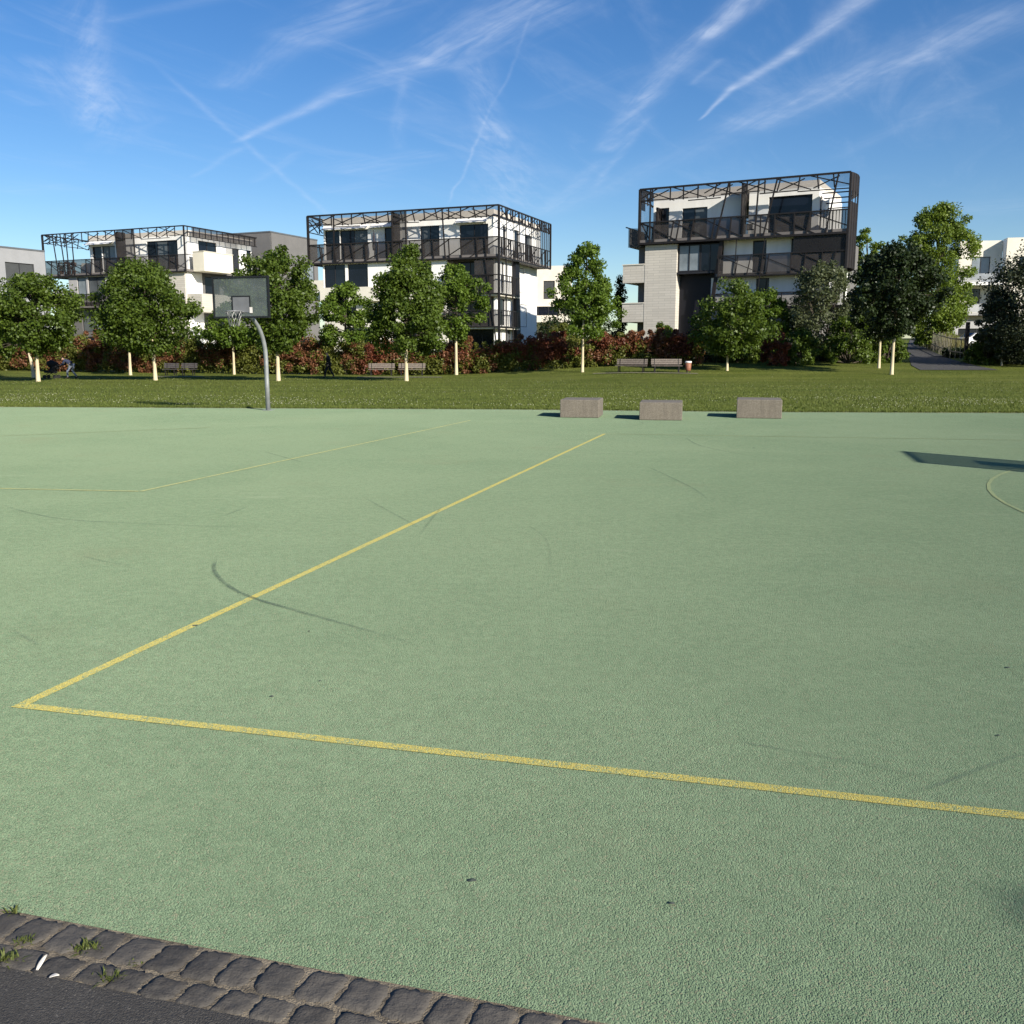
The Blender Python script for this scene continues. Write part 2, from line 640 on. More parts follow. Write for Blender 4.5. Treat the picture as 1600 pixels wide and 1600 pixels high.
# court outline: along the sett kerb in front, along the lawn behind
K0, K1 = at_z(0, 1420), at_z(950, 1600)
kd = (K1 - K0).normalized()
kn = Vector((-kd.y, kd.x, 0))                         # towards the court
near_l, near_r = K0 - kd * 40, K0 + kd * 40
court_pts = [near_l, near_r] + [Vector((e.x, e.y, 0)) for e in reversed(EDGE)]
tag(sheet('sports_court', court_pts, 0.0, COURT), 'green rubber granule sports court with yellow lines', 'court', kind='structure')

# strip of sand and dry grass where the court meets the lawn
ED = mat('sandy_edge', (0.30, 0.29, 0.17), 0.95, 0.35, 3.0, 0.6, 30)
mb = MB()
rng = random.Random(3)
x = -30.0
prev = None
while x < 30:
    y = edge_y(x)
    w = 0.09 + 0.10 * rng.random()
    cur = [(x, y - 0.02 * rng.random(), 0.006), (x, y + w, 0.018)]
    if prev:
        mb.add([prev[0], cur[0], cur[1], prev[1]], [(0, 1, 2, 3)])
    prev = cur
    x += 0.12
tag(mb.build('lawn_edge', ED), 'sandy dry strip between court and lawn', 'edge strip', kind='structure')


def ribbon(mb, pts, w, z):
    pts = [Vector((p[0], p[1], 0)) for p in pts]
    L = []
    for i, p in enumerate(pts):
        a = (pts[min(i + 1, len(pts) - 1)] - pts[max(i - 1, 0)]).normalized()
        n = Vector((-a.y, a.x, 0)) * (w[i] if isinstance(w, list) else w) / 2
        L.append((p - n, p + n))
    for (a, b), (c, d) in zip(L, L[1:]):
        mb.add([(a.x, a.y, z), (c.x, c.y, z), (d.x, d.y, z), (b.x, b.y, z)], [(0, 1, 2, 3)])


def marking(name, label, pts, w, m, z=0.004):
    mb = MB()
    ribbon(mb, pts, w, z)
    tag(mb.build(name, m), label, 'court marking', kind='structure')


C0 = at_z(32, 1103)
FARC = at_z(945, 678)
NEAR = at_z(1600, 1276)
ca = (FARC - C0).normalized()                         # long axis of the court
cb_ = (NEAR - C0).normalized()
LW = 0.062
marking('court_line', 'yellow side line running away from the near corner', [C0 - ca * LW / 2, FARC], LW, YELLOW)
marking('court_line', 'yellow base line crossing the foreground', [C0 + cb_ * LW / 2, C0 + cb_ * 16], LW, YELLOW, 0.0042)
far_dir = (at_z(1600, 688) - FARC).normalized()
marking('court_line', 'faint far line behind the yellow side line', [FARC + far_dir * .04, FARC + far_dir * 18], 0.05, FAINT, 0.0044)
P2 = at_z(220, 768)
marking('court_line', 'pale thin line of the left pitch running away', [P2, at_z(735, 657)], 0.05, PALE, 0.0045)
marking('court_line', 'pale thin line of the left pitch running left', [P2 - Vector((.03, 0, 0)), P2 + (at_z(0, 763.5) - P2).normalized() * 9], 0.05, PALE, 0.0047)
marking('court_line', 'worn line below the far hoop', [at_z(-60, 684), at_z(330, 668)], 0.05, FAINT, 0.0046)
ARCX, ARCY, ARCR = 12.06, 9.38, 6.51      # three point arc round the basket beyond the right edge
arc = [(ARCX + ARCR * math.cos(a_), ARCY + ARCR * math.sin(a_)) for a_ in np.linspace(R(70), R(290), 44)]
marking('court_line', 'pale worn three point arc at the right edge', arc, 0.045, FAINT, 0.0043)


def skid_mat():
    m = bpy.data.materials.new('skid_rubber')
    m.use_nodes = True
    t = NT(m.node_tree)
    b = t.n['Principled BSDF']
    b.inputs['Base Color'].default_value = (0.075, 0.115, 0.085, 1)
    b.inputs['Roughness'].default_value = 0.9
    at = t.new('ShaderNodeAttribute', attribute_name='fade')
    g = t.new('ShaderNodeNewGeometry')
    n = t.math('MULTIPLY', t.ramp(t.noise(g.outputs['Position'], 70.0, 4, .7), 0.38, 0.60), t.ramp(t.noise(g.outputs['Position'], 3.5, 4, .7), 0.30, 0.58))
    a = t.math('MULTIPLY', at.outputs['Fac'], t.math('MULTIPLY_ADD', n, 0.75, 0.25))
    tr = t.new('ShaderNodeBsdfTransparent')
    mx = t.new('ShaderNodeMixShader')
    t.l.new(a, mx.inputs[0])
    t.l.new(tr.outputs[0], mx.inputs[1]); t.l.new(b.outputs[0], mx.inputs[2])
    t.l.new(mx.outputs[0], t.n['Material Output'].inputs['Surface'])
    return m


SKID = skid_mat()


def spline(pts, n=24):
    out = []
    P = [pts[0]] + list(pts) + [pts[-1]]
    for i in range(1, len(P) - 2):
        for k in range(n):
            t = k / n
            p0, p1, p2, p3 = P[i - 1], P[i], P[i + 1], P[i + 2]
            out.append(tuple(0.5 * (2 * p1[j] + (p2[j] - p0[j]) * t + (2 * p0[j] - 5 * p1[j] + 4 * p2[j] - p3[j]) * t * t + (3 * p1[j] - p0[j] - 3 * p2[j] + p3[j]) * t ** 3) for j in range(2)))
    out.append(tuple(pts[-1]))
    return out


def skid(pix, w, strength, z):
    pts = [at_z(*p) for p in spline(pix, 10)]
    n = len(pts)
    vs, fs, fa = [], [], []
    for i, p in enumerate(pts):
        a = (pts[min(i + 1, n - 1)] - pts[max(i - 1, 0)]).normalized()
        nn = Vector((-a.y, a.x, 0))
        t = i / (n - 1)
        k = min(1, t / .12, (1 - t) / .35) * strength
        for q, kk in ((-1, 0), (-.45, 1), (.45, 1), (1, 0)):
            pp = p + nn * w * q
            vs.append((pp.x, pp.y, z)); fa.append(k * kk)
    for i in range(n - 1):
        for j in range(3):
            fs.append((i * 4 + j, (i + 1) * 4 + j, (i + 1) * 4 + j + 1, i * 4 + j + 1))
    me = bpy.data.meshes.new('skid_mark')
    me.from_pydata(vs, [], fs)
    me.materials.append(SKID)
    at = me.attributes.new('fade', 'FLOAT', 'POINT')
    at.data.foreach_set('value', fa)
    return tag(link('skid_mark', me), None, None, None, 'structure')


skids = [
    ([(337, 875), (335, 892), (352, 912), (390, 933), (470, 957), (560, 982), (660, 1012)], .026, .75),
    ([(5, 790), (50, 803), (110, 813), (200, 818), (320, 823), (450, 826)], .028, .42),
    ([(415, 707), (445, 715), (480, 725)], .026, .5),
    ([(350, 807), (390, 791)], .022, .4),
    ([(572, 780), (620, 806), (655, 826)], .022, .38), ([(690, 793), (672, 815), (655, 838)], .02, .35),
    ([(1072, 684), (1085, 693), (1115, 702), (1190, 716)], .026, .5),
    ([(1012, 730), (1045, 745), (1085, 765), (1110, 785)], .024, .45),
    ([(1150, 1160), (1260, 1180), (1370, 1200), (1460, 1222)], .018, .35), ([(1600, 1180), (1530, 1205), (1465, 1230), (1420, 1240)], .02, .38),
    ([(820, 820), (850, 840), (860, 870), (855, 900)], .02, .18), ([(130, 870), (170, 880), (215, 886)], .022, .25),
    ([(980, 668), (1005, 662), (990, 657)], .03, .3), ([(620, 700), (700, 678)], .025, .2), ([(60, 1010), (20, 985)], .02, .25),
]
for i, (pp, w, s) in enumerate(skids):
    skid(pp, w * .85, s * .78, 0.0062 + 0.0003 * i)
# small gum spots and bits on the court
for (px, py, r) in ((738, 1377, .010), (1050, 1413, .007), (425, 1089, .010), (1575, 1044, .010), (305, 978, .014), (483, 987, .006), (1178, 700, .02), (1560, 1150, .006), (500, 1065, .005)):
    c = at_z(px, py)
    mb = MB()
    n = 9
    rr = random.Random(px)
    ring = [(c.x + r * (1.1 + .5 * rr.random()) * math.cos(2 * math.pi * k / n), c.y + r * (.8 + .5 * rr.random()) * math.sin(2 * math.pi * k / n)) for k in range(n)]
    mb.add([(a, b, 0.0045) for a, b in ring] + [(c.x, c.y, 0.009)], [(k, (k + 1) % n, n) for k in range(n)])
    tag(mb.build('gum_spot', mat('gum', (0.06, 0.075, 0.06), 0.7)), kind='structure')

# ------------------------------------------------------------------ sett kerb and asphalt in the near left corner
I0, I1 = at_z(0, 1508), at_z(400, 1595)
asph = MATS.setdefault('asphalt', None) or None
del MATS['asphalt']


def asphalt_mat(name, a, b):
    m = bpy.data.materials.new(name)
    m.use_nodes = True
    t = NT(m.node_tree)
    bs = t.n['Principled BSDF']
    g = t.new('ShaderNodeNewGeometry')
    P = g.outputs['Position']
    vo = t.new('ShaderNodeTexVoronoi')
    vo.inputs['Scale'].default_value = 210
    t.l.new(P, vo.inputs['Vector'])
    sc = t.new('ShaderNodeSeparateColor')
    t.l.new(vo.outputs['Color'], sc.inputs[0])
    c = t.mix(sc.outputs[0], a, b)
    c = t.mix(t.ramp(sc.outputs[1], .96, .985, 0, .5), c, (0.18, 0.165, 0.14))
    c = t.mix(t.ramp(t.noise(P, 5, 5), .4, .7, 0, .4), c, tuple(k * .75 for k in a))
    t.l.new(c, bs.inputs['Base Color'])
    bs.inputs['Roughness'].default_value = 0.9
    bp = t.new('ShaderNodeBump')
    bp.inputs['Strength'].default_value = 0.8
    bp.inputs['Distance'].default_value = 0.004
    t.l.new(t.math('ADD', t.math('MULTIPLY', vo.outputs['Distance'], -1), t.noise(P, 90, 3)), bp.inputs['Height'])
    t.l.new(bp.outputs[0], bs.inputs['Normal'])
    return m


ASPH = asphalt_mat('asphalt', (0.040, 0.036, 0.031), (0.076, 0.069, 0.059))
ROW = 0.115
tag(sheet('asphalt_path', [K0 - kn * (2 * ROW + .002) - kd * 40, K0 - kn * 40 - kd * 40, K0 - kn * 40 + kd * 40, K0 - kn * (2 * ROW + .002) + kd * 40], 0.0005, ASPH),
    'dark grey asphalt path beside the sett kerb', 'path', kind='structure')
MORT = mat('sandy_joint', (0.20, 0.165, 0.115), 0.95, 0.5, 22, 0.8, 160)
tag(sheet('kerb_bed', [K0 + kn * .004 - kd * 40, K0 - kn * (2 * ROW + .02) - kd * 40, K0 - kn * (2 * ROW + .02) + kd * 40, K0 + kn * .004 + kd * 40], -0.0012, MORT),
    'sandy joints between the dark setts', 'kerb', kind='structure')


def sett_mat():
    m = bpy.data.materials.new('basalt_sett')
    m.use_nodes = True
    t = NT(m.node_tree)
    b = t.n['Principled BSDF']
    g = t.new('ShaderNodeNewGeometry')
    P = g.outputs['Position']
    c = t.mix(g.outputs['Random Per Island'], (0.058, 0.053, 0.047), (0.112, 0.101, 0.086))
    c = t.mix(t.ramp(t.noise(P, 25, 7, .7), .4, .75, 0, .5), c, (0.12, 0.11, 0.095))
    c = t.mix(t.ramp(t.noise(P, 120, 3, .6), .55, .7, 0, .4), c, (0.03, 0.03, 0.03))
    t.l.new(c, b.inputs['Base Color'])
    b.inputs['Roughness'].default_value = 0.8
    b.inputs['Specular IOR Level'].default_value = 0.25
    bp = t.new('ShaderNodeBump')
    bp.inputs['Strength'].default_value = 1.0
    bp.inputs['Distance'].default_value = 0.010
    t.l.new(t.math('ADD', t.noise(P, 22, 6, .65), t.math('MULTIPLY', t.noise(P, 160, 3, .6), .25)), bp.inputs['Height'])
    t.l.new(bp.outputs[0], b.inputs['Normal'])
    return m


def build_setts():
    """two rows of hand-split basalt setts, each with bulging top and uneven outline"""
    rr = random.Random(11)
    mb = MB()
    for row in range(2):
        s = -2.6 + 0.07 * row
        while s < 3.4:
            w = 0.098 + rr.random() * 0.026
            gap = 0.004 + rr.random() * 0.007
            dep = (0.138, 0.10)[row] - 0.006 - rr.random() * 0.006
            o_in = -0.002 - row * 0.138 - rr.random() * .005
            skew = 0.008 + rr.uniform(-.012, .012)
            N = 9
            tilt_a, tilt_b = rr.uniform(-.02, .02), rr.uniform(-.025, .025)
            k = len(mb.v)
            jag = [rr.uniform(-.0055, .0055) for _ in range(40)]
            for j in range(N):
                for i in range(N):
                    u, v = i / (N - 1), j / (N - 1)
                    uu, vv = 2 * u - 1, 2 * v - 1
                    e = max(abs(uu), abs(vv))
                    rc = 1 - 0.07 * (abs(uu) ** 6) * (abs(vv) ** 6) * 2
                    a = s + w / 2 + uu * w / 2 * rc + skew * (v - .5) + jag[j] * (abs(uu) > .9)
                    b = o_in - dep / 2 + vv * dep / 2 * rc + jag[i + 12] * (abs(vv) > .9)
                    h = 0.0015 * (1 - e ** 8) + tilt_a * uu * .05 + tilt_b * vv * .05 - (0.005 if e > .99 else 0) + rr.uniform(-.0020, .0020)
                    p = K0 + kd * a + kn * b
                    mb.v.append((p.x, p.y, h + 0.003))
            for j in range(N - 1):
                for i in range(N - 1):
                    mb.f.append((k + j * N + i, k + j * N + i + 1, k + (j + 1) * N + i + 1, k + (j + 1) * N + i))
            # skirt down into the joint
            rim = [i for i in range(N)] + [j * N + N - 1 for j in range(1, N)] + [(N - 1) * N + i for i in range(N - 2, -1, -1)] + [j * N for j in range(N - 2, 0, -1)]
            k2 = len(mb.v)
            for r_ in rim:
                x_, y_, z_ = mb.v[k + r_]
                mb.v.append((x_, y_, -0.03))
            for i in range(len(rim)):
                i2 = (i + 1) % len(rim)
                mb.f.append((k + rim[i], k2 + i, k2 + i2, k + rim[i2]))
            s += w + gap
    o = mb.build('sett_kerb', sett_mat(), smooth=True)
    tag(o, 'double row of dark basalt setts along the court', 'kerb', kind='structure')


build_setts()


# ------------------------------------------------------------------ foliage
def leaf_cloud(name, centers, radii, per, size, material, parent, seed, up=0.35, squash=0.8):
    """many small folded leaves gathered round clump centres"""
    rg = np.random.default_rng(seed)
    centers = np.asarray(centers, dtype=float)
    radii = np.asarray(radii, dtype=float)
    n = len(centers) * per
    idx = np.repeat(np.arange(len(centers)), per)
    off = rg.normal(size=(n, 3))
    off /= np.linalg.norm(off, axis=1)[:, None] + 1e-9
    rad = rg.random(n) ** 0.55
    off *= (rad * radii[idx])[:, None]
    off[:, 2] *= squash
    pos = centers[idx] + off
    nrm = off / (radii[idx][:, None] + 1e-6) * 0.55 + rg.normal(size=(n, 3)) * 0.55
    nrm[:, 2] += up
    nrm /= np.linalg.norm(nrm, axis=1)[:, None] + 1e-9
    a = np.cross(nrm, rg.normal(size=(n, 3)))
    a /= np.linalg.norm(a, axis=1)[:, None] + 1e-9
    b = np.cross(nrm, a)
    s = size * (0.65 + 0.7 * rg.random(n))[:, None]
    v = np.empty((n, 4, 3))
    v[:, 0] = pos - a * s * 0.5
    v[:, 1] = pos + b * s * 0.36 + nrm * s * 0.10
    v[:, 2] = pos + a * s * 0.5 - nrm * s * 0.08
    v[:, 3] = pos - b * s * 0.36 + nrm * s * 0.10
    q = np.arange(n * 4).reshape(n, 4)
    return np_mesh(name, v.reshape(-1, 3), q, material, parent)


def crown_clumps(rg, h0, h1, rad, n, shape, cx=0.0, cy=0.0, inner=0.35, lump=0.22):
    """clump centres through the volume of a crown that reaches from h0 to h1"""
    C, Rr = [], []
    ph = rg.random(6) * 6.28
    while len(C) < n:
        t = rg.random()
        if shape == 'oval':
            pr = math.sin(math.pi * (t * 0.92 + 0.025) ** 0.86) ** 0.72
        elif shape == 'cone':
            pr = (1 - t) ** 0.62 * (min(1, t / 0.12) ** 0.5)
        elif shape == 'pear':
            pr = math.sin(math.pi * (t * 0.94 + 0.04) ** 0.62) ** 0.7
        elif shape == 'column':
            pr = min(1, (t + .02) / 0.22) ** 0.5 * (1 - max(0, (t - .6) / .4) ** 2.4 * .72)
        else:   # mound
            pr = math.sqrt(max(0.02, 1 - t ** 2.4))
        if rg.random() > pr + 0.12:
            continue
        an = rg.random() * 6.283
        lum = 1 + lump * (math.sin(2 * an + ph[0] + 5 * t) * .6 + math.sin(3 * an + ph[1] - 7 * t) * .5 + math.sin(5 * an + 9 * t + ph[2]) * .35)
        k = (inner + (1 - inner) * rg.random() ** 0.5)
        r = rad * pr * lum * k
        C.append((cx + r * math.cos(an), cy + r * math.sin(an), h0 + t * (h1 - h0)))
        Rr.append(rad * (0.17 + 0.13 * rg.random()))
    return C, Rr


MAPLE = leaf_mat('maple_leaf', (0.036, 0.066, 0.008), (0.115, 0.168, 0.022))
MAPLE_B = leaf_mat('bright_maple_leaf', (0.050, 0.096, 0.010), (0.145, 0.215, 0.026))
MAPLE_D = leaf_mat('dark_maple_leaf', (0.012, 0.022, 0.007), (0.034, 0.055, 0.014), 0.2)
POPLAR = leaf_mat('poplar_leaf', (0.066, 0.112, 0.012), (0.185, 0.25, 0.036))
OLIVE = leaf_mat('silver_leaf', (0.060, 0.080, 0.034), (0.145, 0.165, 0.085))
WILLOW_D = leaf_mat('dark_willow_leaf', (0.022, 0.032, 0.014), (0.070, 0.085, 0.045), 0.2)
BUSH = leaf_mat('bush_leaf', (0.046, 0.082, 0.010), (0.125, 0.18, 0.026))
REDL = leaf_mat('red_leaf', (0.100, 0.040, 0.023), (0.28, 0.092, 0.052), 0.42)
REDB = leaf_mat('brown_red_leaf', (0.125, 0.060, 0.032), (0.31, 0.140, 0.072), 0.42)
GRN_H = leaf_mat('hedge_leaf', (0.078, 0.094, 0.017), (0.19, 0.205, 0.042), 0.42)
CREAM = mat('trunk_limewash', (0.54, 0.46, 0.30), 0.85, 0.14, 5, 0.5, 30, streak=True)
BARK = mat('bark', (0.085, 0.068, 0.05), 0.9, 0.3, 6, 0.8, 30)


def tree(label, base, crown_px, shape, material, n, per, leaf, seed, group, trunk_mat=None, trunk_r=0.085, Yc=None, inner=0.35, lump=0.30, clump=1.0, name='tree'):
    """base: ground point; crown_px: photo extents of the crown, turned into metres at the tree's own distance"""
    rg = np.random.default_rng(seed)
    x0, x1, yt, yb = crown_px
    Y = base.y
    top, bot = at_y((x0 + x1) / 2, yt, Y).z - base.z, at_y((x0 + x1) / 2, yb, Y).z - base.z
    cxw = at_y((x0 + x1) / 2, (yt + yb) / 2, Y).x - base.x
    rad = (at_y(x1, (yt + yb) / 2, Y).x - at_y(x0, (yt + yb) / 2, Y).x) / 2
    root = empty(name, base)
    tag(root, label, 'tree', group)
    fork = bot + 0.18 * (top - bot)
    lean = cxw * 0.35
    mb = MB()
    tp = [(0, 0, -0.15), (0, 0, 0.05), (lean * .2 * .3, 0.01, bot * .5), (lean * .3, 0.02, fork)]
    mb.tube(tp, [trunk_r * 1.7, trunk_r * 1.25, trunk_r * .95, trunk_r * .8], 10)
    mb.build('trunk', trunk_mat or CREAM, root, True)
    C, Rr = crown_clumps(rg, bot + 0.02 * (top - bot), top - 0.3 * rad * .25, rad * .90, n, shape, cxw, 0, inner, lump)
    mb = MB()
    hub = Vector((lean * .3, 0.02, fork - .05))
    lead = Vector((cxw, 0, top - .12 * (top - bot)))
    mb.tube([hub, hub.lerp(lead, .5) + Vector((.08, .05, 0)), lead], [trunk_r * .8, trunk_r * .5, trunk_r * .12], 7)
    for k in range(0, min(len(C), 46)):
        e = Vector(C[k])
        s0 = hub.lerp(lead, max(0, min(.8, (e.z - fork) / max(.1, lead.z - fork) * .7)))
        mid = s0.lerp(e, .5) + Vector((0, 0, .12 * (e - s0).length))
        mb.tube([s0, mid, e], [trunk_r * .34, trunk_r * .2, trunk_r * .06], 5, False)
    mb.build('branches', BARK, root, True)
    leaf_cloud('crown', C, np.array(Rr) * clump, int(per * 2.3), leaf * .69, material, root, seed + 5)
    return root


ROWG = 'young limewashed trees along the lawn'
b = at_ground
TREES = [
    ('broad green maple with twin cream trunks at the far left edge', b(60, 596), (-12, 124, 428, 553), 'oval', MAPLE, 150, 62, .26, 1, 0.11),
    ('leaning green maple half hidden behind the leftmost broad maple', b(53, 590), (-60, 40, 450, 560), 'oval', MAPLE, 90, 55, .27, 2, 0.11),
    ('green maple with thin cream trunk behind the dome shaped maple', b(204, 586), (158, 255, 452, 540), 'oval', MAPLE, 90, 50, .27, 3, 0.10),
    ('dome shaped green maple left of the basketball hoop', b(243, 594), (146, 306, 410, 552), 'oval', MAPLE, 170, 64, .26, 4, 0.11),
    ('small bright green maple directly behind the backboard', b(366, 585), (318, 412, 470, 542), 'oval', MAPLE_B, 80, 50, .27, 5, 0.09),
    ('tall green maple just right of the basketball hoop', b(435, 595), (360, 500, 384, 547), 'oval', MAPLE, 165, 66, .26, 6, 0.115),
    ('small light green maple right of the walking person', b(540, 585), (495, 585, 436, 547), 'pear', MAPLE_B, 95, 56, .27, 7, 0.11),
    ('tall pointed maple in front of the middle benches', b(635, 595), (570, 706, 383, 552), 'pear', MAPLE, 175, 66, .26, 8, 0.11),
    ('light green maple right of the middle benches', b(713, 586), (662, 760, 414, 530), 'oval', MAPLE_B, 100, 58, .27, 9, 0.11),
    ('slim pointed tree with bare pale trunk between two apartment blocks', b(910, 581), (866, 968, 374, 527), 'pear', MAPLE_B, 130, 60, .25, 10, 0.09),
    ('small leafy maple with pale trunk in front of the right apartment block', b(1136, 579), (1076, 1206, 438, 552), 'oval', MAPLE, 120, 48, .28, 11, 0.08),
    ('dark leaved maple with thin trunk behind another dark maple', b(1373, 575), (1326, 1422, 386, 528), 'oval', MAPLE_D, 115, 56, .27, 12, 0.09),
    ('dark leaved maple with pale leaning trunk beside the asphalt path', b(1393, 585), (1338, 1466, 378, 524), 'oval', MAPLE_D, 165, 58, .26, 13, 0.10),
    ('small dark tree with short trunk right of the asphalt path', b(1565, 571), (1528, 1606, 450, 562), 'oval', WILLOW_D, 80, 50, .26, 14, 0.07),
]
for (lb, bs, cp, sh, m_, n_, pr_, lf, sd_, tr_) in TREES:
    tree(lb, bs, cp, sh, m_, n_, pr_, lf, sd_, ROWG, None, tr_)


def gpt(px, Y):
    x = at_y(px, 560, Y).x
    return Vector((x, Y, gnd(x, Y)))


tree('tall bright green poplar rising behind the dark maples', gpt(1460, 92), (1408, 1516, 320, 540), 'column', POPLAR, 300, 62, .30, 21, 'trees behind the lawn', BARK, .2)
tree('light green poplar behind the right apartment block', gpt(1351, 105), (1322, 1382, 358, 520), 'column', POPLAR, 110, 50, .32, 22, 'trees behind the lawn', BARK, .16)
tree('large dark silvery willow at the right edge', gpt(1622, 70), (1542, 1745, 348, 562), 'pear', WILLOW_D, 230, 60, .26, 23, 'trees behind the lawn', BARK, .18)
tree('dark tree filling the gap beside the right apartment block', gpt(1352, 90), (1318, 1412, 420, 560), 'oval', MAPLE_D, 110, 55, .3, 24, 'trees behind the lawn', BARK, .14)
tree('tall bushy green tree behind the small leafy maple', gpt(1190, 78), (1148, 1242, 452, 566), 'oval', MAPLE_B, 120, 56, .26, 25, 'trees behind the lawn', BARK, .1)
tree('narrow dark conifer left of the right apartment block', gpt(968, 92), (955, 984, 432, 556), 'cone', MAPLE_D, 60, 46, .26, 26, 'trees behind the lawn', BARK, .1, clump=2.4)
tree('dark green tree behind the slim pointed tree', gpt(915, 88), (845, 965, 468, 560), 'mound', MAPLE_D, 90, 50, .28, 27, 'trees behind the lawn', BARK, .1)
tree('tree behind the viewer whose shadow touches the near right corner', Vector((13.3, -7.6, 0)), (800, 801, 0, 1), 'oval', MAPLE, 1, 1, .2, 28, None, BARK, .15) if False else None


def shrub(label, base, px, material, n, per, leaf, seed, shape='mound', cat='shrub', group='shrubs behind the lawn', inner=.45):
    rg = np.random.default_rng(seed)
    x0, x1, yt, yb = px
    Y = base.y
    top = at_y((x0 + x1) / 2, yt, Y).z - base.z
    rad = (at_y(x1, yb, Y).x - at_y(x0, yb, Y).x) / 2
    root = empty('shrub', base)
    tag(root, label, cat, group)
    C, Rr = crown_clumps(rg, 0.05, top * .96, rad * .88, n, shape, 0, 0, inner, .2)
    mb = MB()
    for k in range(min(26, len(C))):
        e = Vector(C[k])
        mb.tube([(0, 0, -.1), (e.x * .5, e.y * .5, e.z * .6), e], [.04, .03, .01], 5, False)
    mb.build('stems', BARK, root, True)
    leaf_cloud('foliage', C, np.array(Rr) * 1.1, int(per * 1.5), leaf * .95, material, root, seed + 3, squash=.95)
    return root


SHR = [
    ('tall silvery olive shrub in front of the right apartment block', gpt(1284, 76), (1232, 1338, 408, 566), OLIVE, 170, 60, .21, 31, 'column'),
    ('round green bush at the foot of the silvery shrub', gpt(1325, 73), (1285, 1368, 492, 566), BUSH, 80, 60, .2, 32, 'mound'),
    ('low green bush beside the asphalt path', gpt(1385, 74), (1352, 1420, 508, 568), BUSH, 70, 60, .2, 33, 'mound'),
    ('dark red shrub between two green bushes', gpt(1210, 70), (1186, 1234, 512, 568), REDL, 60, 55, .17, 34, 'mound'),
    ('green bush left of the dark red shrub', gpt(1158, 74), (1112, 1196, 500, 570), BUSH, 80, 60, .2, 35, 'mound'),
    ('dark green bush right of the end of the hedge', gpt(1100, 74), (1066, 1140, 498, 572), MAPLE_D, 70, 60, .2, 36, 'mound'),
    ('green bush right of the dark red shrub', gpt(1252, 71), (1228, 1290, 516, 568), BUSH, 60, 60, .19, 37, 'mound'),
    ('dark round bush right of the asphalt path', gpt(1540, 72), (1508, 1572, 516, 570), BUSH, 80, 55, .2, 38, 'mound'),
    ('dark bush at the right edge under the willow', gpt(1592, 73), (1560, 1640, 500, 570), WILLOW_D, 80, 55, .22, 39, 'mound'),
    ('dark low bush at the foot of the picket fence', gpt(1497, 80), (1470, 1524, 545, 572), MAPLE_D, 40, 50, .2, 40, 'mound'),
    ('yellow green bush behind the picket fence', gpt(1462, 102), (1438, 1500, 490, 560), POPLAR, 70, 50, .26, 41, 'mound'),
    ('bright shrub rising above the hedge left of the right block', gpt(1035, 82), (1012, 1060, 503, 560), BUSH, 40, 50, .22, 42, 'mound'),
    ('yellowish bush above the hedge beside the slim tree', gpt(880, 82), (850, 915, 506, 560), GRN_H, 50, 50, .22, 43, 'mound'),
]
for (lb, bs, px_, m_, n_, pr_, lf, sd_, sh) in SHR:
    shrub(lb, bs, px_, m_, n_, pr_, lf, sd_, sh)


